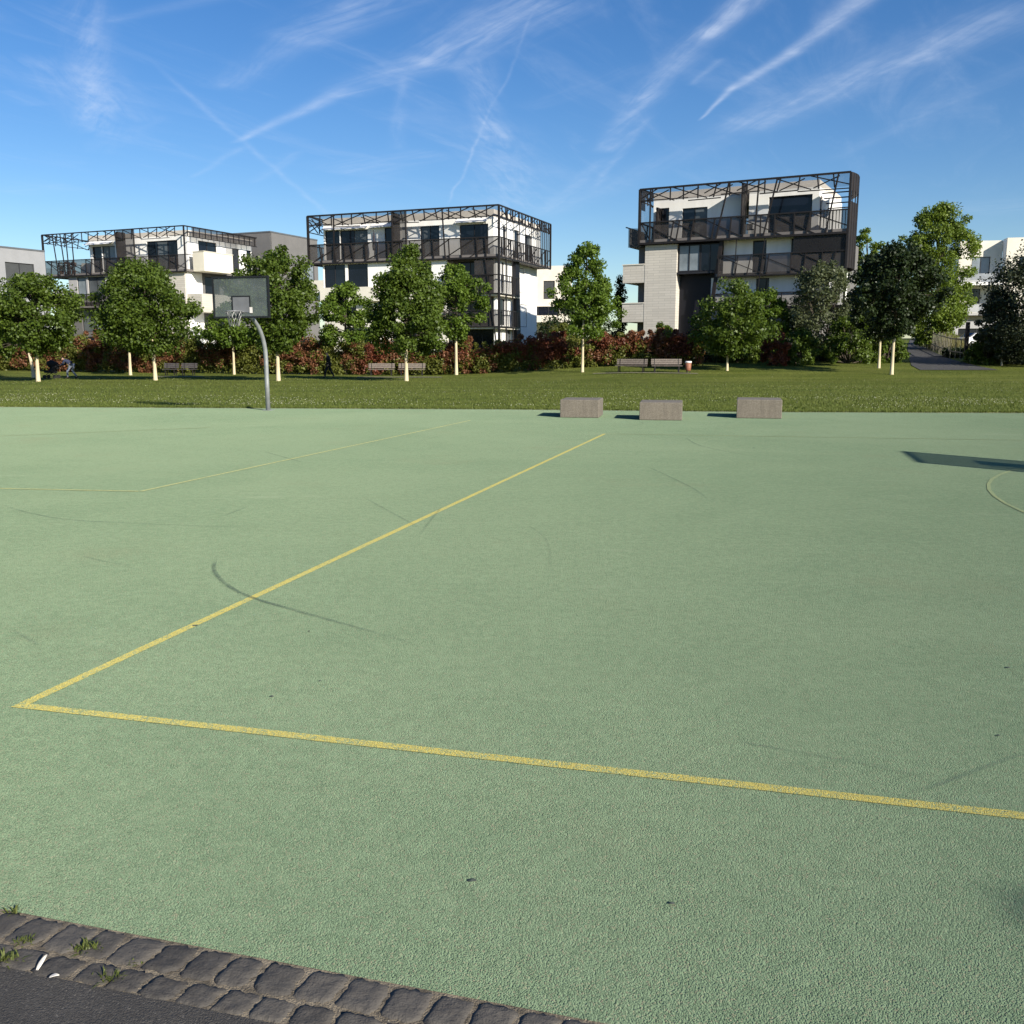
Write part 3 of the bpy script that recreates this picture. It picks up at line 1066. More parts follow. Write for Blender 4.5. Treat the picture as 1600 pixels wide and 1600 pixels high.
def build_hedge():
    """long hedge of red and green shrubs planted in turn"""
    rg = np.random.default_rng(77)
    A, B_ = at_ground(-60, 577), at_ground(1095, 572)
    root = empty('hedge', (A.x, A.y, A.z))
    tag(root, 'long clipped hedge of alternating red and green shrubs behind the benches', 'hedge')
    print('hedge', A, B_)
    d = (B_ - A); d.z = 0
    L = d.length
    d.normalize()
    nrm = Vector((-d.y, d.x, 0))
    groups = {'red': ([], []), 'brown': ([], []), 'green': ([], [])}
    s = 0.0
    core = MB()
    while s < L:
        w = 1.0 + 1.5 * rg.random()
        px = 800 + 1480 * (A.x + d.x * s) / (A.y + d.y * s)
        pr = rg.random()
        if px < 560:
            kind = 'brown' if pr < .56 else ('red' if pr < .68 else 'green')
        else:
            kind = 'red' if pr < .5 else ('brown' if pr < .72 else 'green')
        h = 2.75 + (1.95 - 2.75) * smooth(250, 800, px) + .35 * rg.random() + (.15 if kind != 'green' else -.15)
        for k in range(int(w / .3)):       # filling behind the outer shoots
            for zz in (.35, .95, 1.5, 2.1):
                if zz < h - .35:
                    p = A + d * (s + .3 * k + .1 * rg.random()) + nrm * (-.25 + .2 * rg.random())
                    kk = 'green' if (zz < .6 or rg.random() < .3) else kind
                    groups[kk][0].append((p.x - A.x, p.y - A.y, zz + gnd(p.x, p.y) - A.z))
                    groups[kk][1].append(.42)
        for k in range(int(17 * w)):
            u = s + w * rg.random()
            z = 0.1 + (h - .2) * rg.random() ** .8
            fr = rg.random() < .72
            v = (-0.85 if fr else 0.5 * rg.random() - .4) + .35 * rg.random()
            p = A + d * u + nrm * v
            g = gnd(p.x, p.y) - A.z
            kk = kind
            if kind == 'red' and z < h * .40 and rg.random() < .6:
                kk = 'green'
            if kind == 'brown' and rg.random() < .3:
                kk = 'green'
            if kind == 'green' and rg.random() < .10:
                kk = 'brown'
            if px > 560 and z > h * .6 and kk != 'red' and rg.random() < .5:
                kk = 'red'
            groups[kk][0].append((p.x - A.x, p.y - A.y, z + g))
            groups[kk][1].append(.34 + .2 * rg.random())
        for k in range(int(2 * w)):        # shoots standing above the top
            u = s + w * rg.random()
            p = A + d * u + nrm * (-.4 + .5 * rg.random())
            groups[kind][0].append((p.x - A.x, p.y - A.y, h + .10 * rg.random() + gnd(p.x, p.y) - A.z))
            groups[kind][1].append(.22)
        for k in range(5):
            u = s + w * rg.random()
            p = A + d * u + nrm * .1
            g = gnd(p.x, p.y) - A.z
            x_, y_ = p.x - A.x, p.y - A.y
            core.tube([(x_, y_, g - .1), (x_ + .1 * rg.random(), y_, g + 1.2), (x_ + .3 * rg.random() - .15, y_ + .1, g + h * .85)], [.035, .028, .01], 5, False)
        s += w
    for k, (nm, m_) in {'red': ('red_foliage', REDL), 'brown': ('bronze_foliage', REDB), 'green': ('green_foliage', GRN_H)}.items():
        leaf_cloud(nm, groups[k][0], groups[k][1], 110, .16, m_, root, 80 + len(nm), squash=1.0)


build_hedge()


# ------------------------------------------------------------------ grass blades and clover flowers on the lawn
def build_grass():
    rg = np.random.default_rng(5)
    n = 150000
    u = rg.random(n)
    yy = 27.0 / (1 - u * (1 - 27.0 / 75.0))          # denser close to the court
    xx = (rg.random(n) * 2 - 1) * yy * 0.60
    ey = np.interp(xx, [e.x for e in EDGE], [e.y for e in EDGE])
    edge_n = 26000                                    # ragged fringe along the court edge
    xx[:edge_n] = (rg.random(edge_n) * 2 - 1) * 19
    ey[:edge_n] = np.interp(xx[:edge_n], [e.x for e in EDGE], [e.y for e in EDGE])
    yy[:edge_n] = ey[:edge_n] + 0.02 + 0.9 * rg.random(edge_n) ** 2
    keep = yy > ey + 0.01
    xx, yy, ey = xx[keep], yy[keep], ey[keep]
    zz = np.array([gnd(a, c) for a, c in zip(xx, yy)]) - 0.02
    m = len(xx)
    h = 0.035 + 0.05 * rg.random(m) + 0.06 * np.exp(-((yy - ey) / .25) ** 2) * rg.random(m)
    an = rg.random(m) * 6.283
    w = 0.010 + 0.012 * rg.random(m)
    ln = (rg.random((m, 2)) - .5) * 0.07
    v = np.empty((m, 3, 3))
    v[:, 0] = np.stack([xx - np.cos(an) * w, yy - np.sin(an) * w, zz], 1)
    v[:, 1] = np.stack([xx + np.cos(an) * w, yy + np.sin(an) * w, zz], 1)
    v[:, 2] = np.stack([xx + ln[:, 0], yy + ln[:, 1], zz + h], 1)
    gm = leaf_mat('grass_blade', (0.066, 0.098, 0.013), (0.155, 0.184, 0.037), 0.3, 0.7)
    o = np_mesh('grass', v.reshape(-1, 3), np.arange(m * 3).reshape(m, 3), gm)
    tag(o, 'short green grass blades on the lawn', 'grass', kind='stuff')
    # clover heads in drifts
    k = 16000
    u = rg.random(k)
    fy = 28.0 / (1 - u * (1 - 28.0 / 62.0))
    fx = (rg.random(k) * 2 - 1) * fy * .58
    pat = np.sin(fx * .55 + np.sin(fy * .9) * 1.3) * .5 + np.sin(fx * .21 + fy * .5) * .5
    e2 = np.interp(fx, [e.x for e in EDGE], [e.y for e in EDGE])
    dd = fy - e2
    keep = (dd > 1.2) & (rg.random(k) < np.clip(.22 + .55 * pat, .04, 1) * np.where(dd < 9, 1, .28))
    fx, fy = fx[keep], fy[keep]
    k = len(fx)
    fz = np.array([gnd(a, c) for a, c in zip(fx, fy)]) + .045 + .03 * rg.random(k)
    s = .008 + .007 * rg.random(k)
    v = np.empty((k, 6, 3))
    for j, dlt in enumerate(((1, 0, 0), (0, 1, 0), (-1, 0, 0), (0, -1, 0), (0, 0, 1), (0, 0, -1))):
        v[:, j] = np.stack([fx + dlt[0] * s, fy + dlt[1] * s, fz + dlt[2] * s], 1)
    base = (np.arange(k) * 6)[:, None]
    tri = np.array([(0, 1, 4), (1, 2, 4), (2, 3, 4), (3, 0, 4), (1, 0, 5), (2, 1, 5), (3, 2, 5), (0, 3, 5)])
    q = (base[:, :, None] + tri[None]).reshape(-1, 3)
    o = np_mesh('clover_flowers', v.reshape(-1, 3), q, mat('clover', (0.44, 0.44, 0.30), .8))
    tag(o, 'white clover heads scattered over the lawn', 'flowers', kind='stuff')


build_grass()

# weeds in the joints of the sett kerb
WEED = leaf_mat('weed_leaf', (0.06, 0.085, 0.015), (0.17, 0.19, 0.05), .3)


def weed(label, px, py, r, n, seed):
    c = at_z(px, py)
    rr = random.Random(seed)
    mb = MB()
    for k in range(n):
        an, ph = rr.random() * 6.28, rr.uniform(.25, 1.3)
        L = r * rr.uniform(.5, 1.25)
        o = Vector((rr.gauss(0, r * .45), rr.gauss(0, r * .2), 0))
        dirv = Vector((math.cos(an) * math.cos(ph), math.sin(an) * math.cos(ph), math.sin(ph)))
        sd2 = Vector((-math.sin(an), math.cos(an), 0)) * .0022
        m1 = o + dirv * L * .55
        tip = o + dirv * L + Vector((0, 0, -L * .22))
        mb.add([o - sd2, o + sd2, m1 + sd2, m1 - sd2], [(0, 1, 2, 3)])
        mb.add([m1 - sd2, m1 + sd2, tip], [(0, 1, 2)])
    o = mb.build('weed', WEED)
    o.location = (c.x, c.y, -0.004)
    tag(o, label, 'weed', 'weeds growing in the sett joints')


weed('wispy weed at the court edge beside the leftmost setts', 22, 1426, .035, 26, 1)
weed('dense bright grass tuft in the joint between both sett rows', 138, 1482, .04, 90, 2)
weed('low moss and grass in the joint at the left edge', 40, 1472, .03, 60, 3)
weed('straggling weed at the very left edge by the asphalt', 8, 1500, .045, 70, 4)
weed('thin grass tuft at the asphalt side of the setts', 172, 1530, .035, 50, 5)
weed('tiny weed in the joint right of the dense tuft', 212, 1505, .02, 30, 6)
# fallen petals
PET = mat('petal', (0.78, 0.74, 0.66), .6, .06, 60)


def petal(label, px, py, L, w, rz, tilt):
    mb = MB()
    N = 8
    for i in range(N + 1):
        t = i / N
        ww = w * math.sin(math.pi * min(1, t * .9 + .05)) ** .8
        for j, k in enumerate((-1, 0, 1)):
            mb.v.append((k * ww / 2, (t - .5) * L, .004 * abs(k) + .003 * math.sin(t * 3)))
    for i in range(N):
        for j in range(2):
            mb.f.append((i * 3 + j, i * 3 + j + 1, (i + 1) * 3 + j + 1, (i + 1) * 3 + j))
    o = mb.build('fallen_petal', PET, None, True)
    o.location = at_z(px, py, .012)
    o.rotation_euler = (tilt, 0, rz)
    sm = o.modifiers.new('thickness', 'SOLIDIFY'); sm.thickness = .0015
    tag(o, label, 'petal', 'white petals lying on the setts')


petal('white petal standing on edge with a dark shadow on the setts', 66, 1506, .050, .014, R(-25), R(38))
petal('smaller flat white petal at the edge of the asphalt', 85, 1527, .026, .012, R(-75), R(5))
GR = MB()
rr = random.Random(4)
for k in range(130):
    a = K0 + kd * rr.uniform(-.3, 1.4) - kn * (rr.uniform(.14, .18) if rr.random() < .4 else rr.uniform(.3, .75))
    s = rr.uniform(.0012, .0034)
    vs = [a + Vector((rr.uniform(-1, 1) * s, rr.uniform(-1, 1) * s, rr.uniform(-.4, .8) * s - .002)) for _ in range(4)]
    GR.add(vs, [(0, 1, 2), (0, 2, 3), (0, 3, 1), (1, 3, 2)])
tag(GR.build('grit', mat('grit', (.38, .34, .27), .9, .3, 50)), 'pale grit scattered over asphalt and setts', 'grit', kind='stuff')

# ------------------------------------------------------------------ far asphalt path and bench pads
PATHM = asphalt_mat('far_asphalt', (0.042, 0.041, 0.041), (0.066, 0.064, 0.063))  # base darkened to stand in for shade over the path
GRAV = mat('gravel', (0.20, 0.19, 0.11), .95, .25, 8, .5, 60)


def ground_strip(name, label, left, right, m, lift=.012):
    mb = MB()
    for (a, c, e, f_) in zip(left, right, left[1:], right[1:]):
        n = 6
        for i in range(n):
            q0, q1 = a.lerp(e, i / n), a.lerp(e, (i + 1) / n)
            p0, p1 = c.lerp(f_, i / n), c.lerp(f_, (i + 1) / n)
            for j in range(6):
                cor = [q0.lerp(p0, j / 6), q1.lerp(p1, j / 6), q1.lerp(p1, (j + 1) / 6), q0.lerp(p0, (j + 1) / 6)]
                mb.add([(p.x, p.y, gnd(p.x, p.y) + lift) for p in cor], [(0, 1, 2, 3)])
    tag(mb.build(name, m), label, 'path', kind='structure')


ground_strip('far_path', 'asphalt path leading away past the picket fence',
             [b(1438, 578.5), b(1424, 571), b(1420, 558), b(1418, 545), b(1420, 536), gpt(1424, 150)],
             [b(1560, 578.5), b(1522, 571), b(1484, 561), b(1456, 549), b(1440, 540), gpt(1432, 150)], PATHM, .02)
for (a0, a1, yy, lb) in ((556, 692, 589.6, 'gravel pad under the middle benches'), (925, 1092, 584.0, 'gravel pad under the right benches'), (240, 320, 588.5, 'gravel pad under the left benches')):
    near = [b(a0, yy + 0.6), b(a1, yy + 0.6)]
    far = [b(a0 + 3, yy - 0.6), b(a1 - 3, yy - 0.6)]
    ground_strip('bench_pad', lb, near, far, GRAV, .02)

# ------------------------------------------------------------------ apartment buildings
WHITE = mat('white_render', (0.85, 0.84, 0.805), .8, .075, .9, streak=True)
WHITE_C = mat('cream_render', (0.70, 0.655, 0.56), .8, .07, .7)
BEIGE = stone_mat('beige_stone', (0.57, 0.53, 0.46))
FASC = mat('beige_fascia', (0.56, 0.515, 0.45), .85, .07, .8)
GREYR = mat('grey_render', (0.150, 0.145, 0.14), .85, .06, .8)
GREYL = mat('light_grey_and_shade_render', (0.42, 0.41, 0.40), .85, .06, .8)  # grey render, also used where shade is put into the colour
STEEL = mat('dark_steel', (0.013, 0.0105, 0.010), .55, .2, 2)
BROWN = mat('brown_steel', (0.015, 0.011, 0.010), .6, .2, 2)
MESHS = screen_mat('wire_mesh_panel', (0.046, 0.040, 0.037), .72)
MESHL = screen_mat('thin_wire_mesh', (0.05, 0.045, 0.042), .36)
MESHD_SHADE = screen_mat('dense_mesh_loggia_shade', (0.009, 0.008, 0.008), .90)  # near black so the loggia sheet reads as an opening in shadow
SLAB = mat('slab_edge', (0.16, 0.145, 0.135), .8, .1, 1)
FRAME = mat('window_frame', (0.022, 0.022, 0.025), .5, .1, 2)
GLASS = glass_mat('window_glass', (0.010, 0.015, 0.022))
GLASS_D = glass_mat('dark_glass', (0.006, 0.008, 0.014), .12)
CURT = glass_mat('curtained_glass', (0.20, 0.23, 0.25), .12)
CURT_D = glass_mat('dim_curtained_glass', (0.085, 0.095, 0.10), .1)
PANE_RNG = random.Random(6)
SHUT = mat('grey_shutter', (0.05, 0.054, 0.056), .7, .1, 1.5)
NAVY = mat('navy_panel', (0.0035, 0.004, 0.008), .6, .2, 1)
AWN_LIT = mat('white_awning_lit_strip', (0.82, 0.81, 0.78), .7, .03, 2)  # awning white, also for strips that stand in for sunlit wall


class Face:
    """a vertical wall plane inside a building: u runs along it, w goes into the building"""
    def __init__(s, kind, at):
        s.k, s.at = kind, at

    def p(s, u, w, z):
        if s.k == 'front':
            return (u, s.at + w, z)
        if s.k == 'right':
            return (s.at - w, u, z)
        return (s.at + w, u, z)       # left


def wall(parent, face, u0, u1, z0, z1, m, holes=(), depth=.22, name='wall'):
    us = sorted(set([u0, u1] + [h for o in holes for h in o[:2]]))
    zs = sorted(set([z0, z1] + [h for o in holes for h in o[2:4]]))
    mb = MB()
    for a, c in zip(us, us[1:]):
        for e, f_ in zip(zs, zs[1:]):
            mu, mz = (a + c) / 2, (e + f_) / 2
            if any(o[0] < mu < o[1] and o[2] < mz < o[3] for o in holes):
                continue
            mb.add([face.p(a, 0, e), face.p(c, 0, e), face.p(c, 0, f_), face.p(a, 0, f_)], [(0, 1, 2, 3)])
    for (a, c, e, f_) in [o[:4] for o in holes]:
        q = [(a, e), (c, e), (c, f_), (a, f_)]
        for (p0, p1) in zip(q, q[1:] + q[:1]):
            mb.add([face.p(p0[0], 0, p0[1]), face.p(p1[0], 0, p1[1]), face.p(p1[0], depth, p1[1]), face.p(p0[0], depth, p0[1])], [(0, 1, 2, 3)])
    # end returns give the wall its thickness
    for uu in (u0, u1):
        mb.add([face.p(uu, 0, z0), face.p(uu, depth, z0), face.p(uu, depth, z1), face.p(uu, 0, z1)], [(0, 1, 2, 3)])
    for zz in (z0, z1):
        mb.add([face.p(u0, 0, zz), face.p(u1, 0, zz), face.p(u1, depth, zz), face.p(u0, depth, zz)], [(0, 1, 2, 3)])
    return mb.build(name, m, parent)


def window(parent, face, u0, u1, z0, z1, bars=1, glass=None, inset=.14, t=.07, label=None):
    mb = MB()
    def bx(a, c, e, f_, w0=inset - .04, w1=inset + .05):
        P = [face.p(a, w0, e), face.p(c, w1, f_)]
        mb.box(min(P[0][0], P[1][0]), max(P[0][0], P[1][0]), min(P[0][1], P[1][1]), max(P[0][1], P[1][1]), e, f_)
    bx(u0, u0 + t, z0, z1); bx(u1 - t, u1, z0, z1)
    bx(u0 + t, u1 - t, z0, z0 + t); bx(u0 + t, u1 - t, z1 - t, z1)
    for k in range(bars):
        uu = u0 + (u1 - u0) * (k + 1) / (bars + 1)
        bx(uu - t / 2, uu + t / 2, z0 + t, z1 - t)
    f_ = mb.build('window', FRAME, parent)
    if label: f_['label'] = label
    for k in range(bars + 1):
        a_, c_ = u0 + (u1 - u0) * k / (bars + 1) + t * .5, u0 + (u1 - u0) * (k + 1) / (bars + 1) - t * .5
        gl = glass or GLASS
        if gl is GLASS:
            gl = PANE_RNG.choice((GLASS, GLASS, GLASS_D, CURT_D))
        elif gl is CURT:
            gl = PANE_RNG.choice((CURT, CURT, CURT_D))
        pm = MB()
        pm.add([face.p(a_, inset, z0 + t * .5), face.p(c_, inset, z0 + t * .5), face.p(c_, inset, z1 - t * .5), face.p(a_, inset, z1 - t * .5)], [(0, 1, 2, 3)])
        pm.build('pane', gl, f_)
    return f_


def wall_w(parent, face, u0, u1, z0, z1, m, wins, name='wall'):
    """wall with windows; wins: (u0,u1,z0,z1,bars,glass)"""
    wall(parent, face, u0, u1, z0, z1, m, [w[:4] for w in wins], .22, name)
    for w in wins:
        window(parent, face, w[0], w[1], w[2], w[3], w[4], w[5])


def screen_quad(mb, face, u0, u1, z0, z1, w=0.0):
    mb.add([face.p(u0, w, z0), face.p(u1, w, z0), face.p(u1, w, z1), face.p(u0, w, z1)], [(0, 1, 2, 3)])


def lattice(parent, face, u0, u1, zt, zl, zr, zb, rng, slope=1, step=1.35, t=.115, full=()):
    """bolted steel frame: top band, long slanted ties, leaning posts, balustrade band"""
    mb = MB()
    def bar(a, c, w=t, off=0.0):
        mb.bar(face.p(a[0], off, a[1]), face.p(c[0], off, c[1]), w, w)
    bar((u0, zt), (u1, zt), t * 1.3)
    bar((u0, zb), (u1, zb), t * 1.5)
    bar((u0, zr), (u1, zr), t * .9)
    bar((u0, zt), (u0, zb), t * 1.5)
    bar((u1, zt), (u1, zb), t * 1.5)
    n = max(3, int((u1 - u0) / step))
    for i in range(1, n):
        u = u0 + (u1 - u0) * i / n + rng.uniform(-.2, .2)
        ln = rng.choice([0, 0, .12, -.15, .28]) * slope
        bar((u, zt), (u + ln, zl), t * .85)
        u2 = u + rng.uniform(-.4, .4)
        bar((u2, zr), (u2 + rng.choice([0, .1, .3]) * slope, zb), t * .85)
    u = u0 + .2
    while u < u1 - 1.5:                        # shallow diagonals over several bays, two bars each
        ln = rng.uniform(2.6, 4.2)
        e = min(u + ln, u1)
        za, zc = (zl, zt) if slope > 0 else (zt, zl)
        bar((u, za), (e, za + (zc - za) * (e - u) / ln), t * .75, .05)
        if rng.random() < .7:
            e2 = min(u + ln * .5, u1)
            bar((u, zc - (zc - za) * .35), (e2, za), t * .7, .06)
        za, zc = (zb, zr) if slope > 0 else (zr, zb)
        e = min(u + ln * 1.2, u1)
        bar((u, za), (e, za + (zc - za) * (e - u) / (ln * 1.2)), t * .75, .05)
        za, zc = (zl + .1, zt - .2) if slope < 0 else (zt - .2, zl + .1)
        if rng.random() < .6:
            bar((u + .4, za), (min(u + 2.4, u1), zc), t * .7, .08)
        u += ln * .92
    # the lower chord of the top band runs in broken steps
    u = u0
    while u < u1:
        e = min(u + rng.uniform(2.5, 4.5), u1)
        z = zl + rng.uniform(-.12, .2)
        bar((u, z), (e, z + rng.uniform(-.05, .05)), t * .7, .04)
        u = e
    for (ua, ub) in full:
        bar((ua, zt), (ub, zb), t * 1.0, -.03)
    return mb.build('steel_frame', STEEL, parent)


ZT, ZL, ZR, ZB = 15.72, 14.62, 12.9, 11.12

# ---- right block
O3 = Vector((11.19, 86.35, 0))
B3 = empty('apartment_building', O3, R(-28.3))
tag(B3, 'white apartment block on the right with a beige stone wing and curved steel terrace screen', 'building', 'apartment blocks with steel framed terraces')
F0 = Face('front', 0.0)
L3 = 17.62
rng = random.Random(31)
lattice(B3, F0, 0, L3, ZT, ZL, ZR, ZB, rng, -1, 1.3, full=((7.9, 6.9), (11.9, 10.9), (10.4, 10.2), (16.7, 15.9), (1.0, 1.0)))
left3 = Face('left', 0.0)
lattice(B3, left3, 0.15, 5.5, ZT, ZL, ZR, ZB, rng, -1, 1.4)
Fw = Face('front', 1.5)
wall_w(B3, Fw, 0.75, 9.0, 11.45, 14.95, WHITE, [(0.95, 2.2, 11.6, 14.25, 1, GLASS_D), (3.4, 5.65, 11.55, 14.1, 1, GLASS)])
wall_w(B3, Fw, 9.25, 15.0, 11.45, 15.05, WHITE, [(10.9, 14.45, 11.6, 14.5, 0, GLASS_D)])
wall_w(B3, Face('right', 15.0), 1.72, 12.0, 11.45, 15.05, WHITE, [(2.0, 2.9, 11.6, 14.4, 0, GLASS)])
wall_w(B3, Face('left', 0.75), 1.72, 12.0, 11.45, 14.95, WHITE, [])
MB().box(0.78, 14.97, 1.75, 12, 14.3, 15.0).build('ceiling_slab', SLAB, B3)
rf = MB().box(.6, 14.9, 1.95, 12.1, 15.06, 15.66)
rf.build('roof', FASC, B3)
MB().box(8.95, 9.07, .05, 1.49, 11.45, 15.6).build('privacy_screen', BROWN, B3)
MB().box(1.35, 1.5, .5, 1.49, 11.45, 14.2).build('shutter', BROWN, B3)
# terrace slab and mesh balustrade
MB().box(.05, L3 - .05, .06, 3.2, 11.18, 11.44).box(.05, 16.4, 3.202, 12, 11.19, 11.43).build('terrace_slab', SLAB, B3)
mb = MB(); screen_quad(mb, F0, .1, L3 - .05, 11.2, 12.86, .10); mb.build('mesh_screen', MESHS, B3)
mb = MB(); screen_quad(mb, F0, .1, L3 - .05, 14.65, 15.66, .10); mb.build('mesh_screen', MESHL, B3)
mb = MB(); screen_quad(mb, left3, .15, 5.3, 11.2, 15.66, .10); mb.build('mesh_screen', MESHL, B3)
mb = MB(); screen_quad(mb, left3, .15, 1.1, 14.0, 15.66, .12); mb.build('mesh_screen', MESHD_SHADE, B3)
# curved screen on the right end
cv = [(17.64, .0), (17.78, .45), (17.88, 1.0), (17.94, 1.6), (17.90, 2.4), (17.75, 3.2), (17.4, 4.2), (16.9, 5.2)]
for (za, zc) in ((14.35, 15.74), (8.4, 13.5)):
    mb = MB()
    for (p, q_) in zip(cv, cv[1:]):
        mb.add([(p[0], p[1], za), (q_[0], q_[1], za), (q_[0], q_[1], zc), (p[0], p[1], zc)], [(0, 1, 2, 3)])
    mb.build('curved_screen', BROWN, B3)
mb = MB()
for p in cv:
    mb.bar((p[0], p[1], 8.4), (p[0], p[1], 15.7), .05)
mb.bar((L3, 0, 15.7), (L3, 0, 3.0), .16)
for k in range(4):
    mb.bar((15.3, 1.0 + .9 * k, 14.4 - .28 * k), (17.4, 1.0 + .9 * k, 14.4 - .28 * k), .09)
for k in range(9):
    u = 15.4 + k * .24
    mb.bar((u, .35, 11.5), (u, .35, 13.1 - .02 * k), .05)
mb.build('steel_posts', STEEL, B3)
# stone wing with balconies at the left
Fs = Face('front', .3)
wall(B3, Fs, .5, 3.42, 1.2, 10.98, BEIGE, (), .3, 'stone_wall')
wall(B3, Face('right', 3.40), .62, 2.2, 1.2, 8.5, BEIGE, (), .1, 'stone_wall')
wall(B3, Face('left', .52), 2.0, 9, 1.2, 10.98, GREYR, [(4.0, 6.2, 5.2, 7.4), (4.0, 6.2, 8.6, 10.6)], .2, 'stone_wall')
for (za, zc) in ((7.82, 9.36), (4.38, 6.0)):
    m_ = MB()
    m_.box(-1.58, .48, .32, .52, za, zc); m_.box(-1.58, -1.38, .54, 5.5, za, zc); m_.box(-1.36, .48, .54, 5.4, za, za + .22)
    bal = m_.build('balcony', BEIGE, B3)
    MB().box(-1.64, .47, .26, .56, zc + .004, zc + .09).build('coping', WHITE_C, bal)
m_ = MB()
m_.box(-1.4, .0, 1.3, 5.2, 11.0, 11.25); m_.box(-1.42, -1.3, 1.3, 5.2, 11.26, 12.6)
m_.build('corner_terrace', GREYR, B3)
mb = MB(); mb.add([(-1.5, 1.25, 11.0), (-.1, .5, 10.9), (-.1, .5, 12.5), (-1.5, 1.25, 12.7)], [(0, 1, 2, 3)]); mb.build('mesh_screen', MESHS, B3)
MB().box(-1.55, -1.45, .7, 5.2, 12.66, 12.74).build('railing', STEEL, B3)
MB().box(-.55, .50, 1.5, 9, 1.2, 10.98).build('recessed_wall', GREYR, B3)
# glazed corner and dark recess
Fr = Face('front', .55)
window(B3, Fr, 3.48, 5.42, 8.62, 10.9, 1, CURT, .05, .1, 'curtained window')
window(B3, Fr, 5.45, 7.15, 8.62, 10.9, 1, GLASS_D, .05, .08, 'dark window')
MB().box(3.43, 7.2, .35, 1.4, 8.42, 8.58).build('floor_edge', FRAME, B3)
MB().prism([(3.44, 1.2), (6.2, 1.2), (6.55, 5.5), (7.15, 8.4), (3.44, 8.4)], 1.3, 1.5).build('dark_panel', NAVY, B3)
mb = MB(); mb.bar((7.35, .35, 11.1), (6.1, .35, 1.5), .22, .3); mb.build('slanted_column', BROWN, B3)
# white floors behind the balustrades
Fq = Face('front', 1.15)
wall_w(B3, Fq, 7.3, 17.0, 8.32, 11.15, WHITE, [(9.8, 10.95, 8.4, 11.0, 0, GLASS_D), (13.0, 16.3, 8.4, 11.0, 2, GLASS_D)])
wall_w(B3, Fq, 6.3, 17.0, 5.5, 8.05, WHITE, [(10.2, 11.3, 5.6, 7.9, 0, GLASS_D), (14.0, 16.2, 5.6, 7.8, 1, GLASS)])
wall_w(B3, Fq, 6.0, 17.0, 1.2, 5.25, GREYL, [(9.0, 11.0, 2.2, 4.6, 1, GLASS)])
for zz in (8.06, 5.26):
    MB().box(7.0, L3 - .1, .08, 1.6, zz, zz + .24).build('balcony_slab', SLAB, B3)
rl = MB()
mesh_b = MB()
for (za, zc, ua) in ((8.06, 9.75, 7.2), (5.3, 6.6, 7.0)):
    rl.bar((ua, 0, zc), (L3, 0, zc), .08); rl.bar((ua, 0, za), (L3, 0, za), .1)
    u = ua
    while u < L3:
        rl.bar((u, 0, zc), (u - rng.choice([0, .2, .35]), 0, za), .07)
        u += rng.uniform(1.0, 1.8)
    u = ua
    while u < L3 - 2:
        rl.bar((u, .03, zc), (min(u + 4, L3), .03, za), .06); u += 3.3
rl.bar((11.1, 0, 11.1), (10.5, 0, 5.3), .07); rl.bar((8.7, 0, 11.1), (8.6, 0, 5.3), .07); rl.bar((7.3, 0, 9.9), (8.7, 0, 9.4), .07)
rl.build('railing', STEEL, B3)
mb = MB(); screen_quad(mb, F0, 7.2, L3, 8.1, 9.72, .07); screen_quad(mb, F0, 7.0, L3, 5.34, 6.56, .07); mb.build('mesh_screen', MESHS, B3)
mb = MB(); screen_quad(mb, F0, 13.4, L3, 9.72, 11.1, .09); mb.build('mesh_screen', MESHD_SHADE, B3)  # dark sheet standing in for the shadow inside the loggia opening
wall(B3, Face('right', 17.0), 1.4, 5, 1.2, 11.15, WHITE, (), .2)
MB().box(.8, 16.7, 2.3, 11.8, 1.2, 11.1).build('core_wall', GREYR, B3)

# ---- middle block
O2 = Vector((-21.43, 102.89, 0))
B2 = empty('apartment_building', O2, R(-21.4))
tag(B2, 'wide white apartment block in the middle with steel framed terrace wrapping its right corner', 'building', 'apartment blocks with steel framed terraces')
L2 = 21.65
rng = random.Random(22)
lattice(B2, F0, 0, L2, ZT, ZL, 12.78, 10.85, rng, 1, 1.3, full=((10.0, 10.0), (11.5, 11.6), (3.2, 3.1), (15.6, 15.9)))
lattice(B2, left3, .1, 6, ZT, 14.2, 12.78, 10.85, rng, 1, 1.5)
rt2 = Face('right', L2)
lattice(B2, rt2, .1, 15.3, ZT, ZL, 12.78, 10.9, rng, 1, .72, .10)
mb = MB()
for k in range(26):
    u = .4 + 14.8 * k / 25
    mb.bar((L2 - .06, u, 15.7 if k > 18 or k % 3 == 0 else 12.78), (L2 - .06, u, 10.95), .06)
for (za, zc) in ((7.4, 9.2), (4.2, 5.8)):
    mb.bar((L2, .1, zc), (L2, 5.6, zc), .09); mb.bar((L2, .1, za), (L2, 5.6, za), .12)
    for k in range(11):
        mb.bar((L2, .2 + k * .53, zc), (L2, .25 + k * .53, za), .07)
    mb.bar((15.5, 0, zc), (L2, 0, zc), .09); mb.bar((15.5, 0, za), (L2, 0, za), .12)
    for k in range(7):
        mb.bar((15.7 + k * .98, 0, zc), (15.9 + k * .95, 0, za), .07)
    mb.bar((15.5, .03, za), (20.5, .03, zc), .07)
mb.bar((L2, 0, 11), (L2, 0, 2.6), .2); mb.bar((L2 - 1.5, 0, 11), (L2 - .3, 0, 2.6), .1)
mb.bar((L2, 1.9, 11), (L2, 1.9, 2.6), .12); mb.bar((L2, 3.6, 11), (L2, 3.9, 2.6), .1)
mb.build('railing', STEEL, B2)
wall_w(B2, Fw, .95, 10.2, 11.2, 14.9, WHITE,
       [(1.15, 2.9, 11.35, 14.35, 0, GLASS), (2.98, 6.3, 11.35, 14.3, 1, GLASS), (8.3, 9.4, 11.35, 14.35, 0, GLASS)])
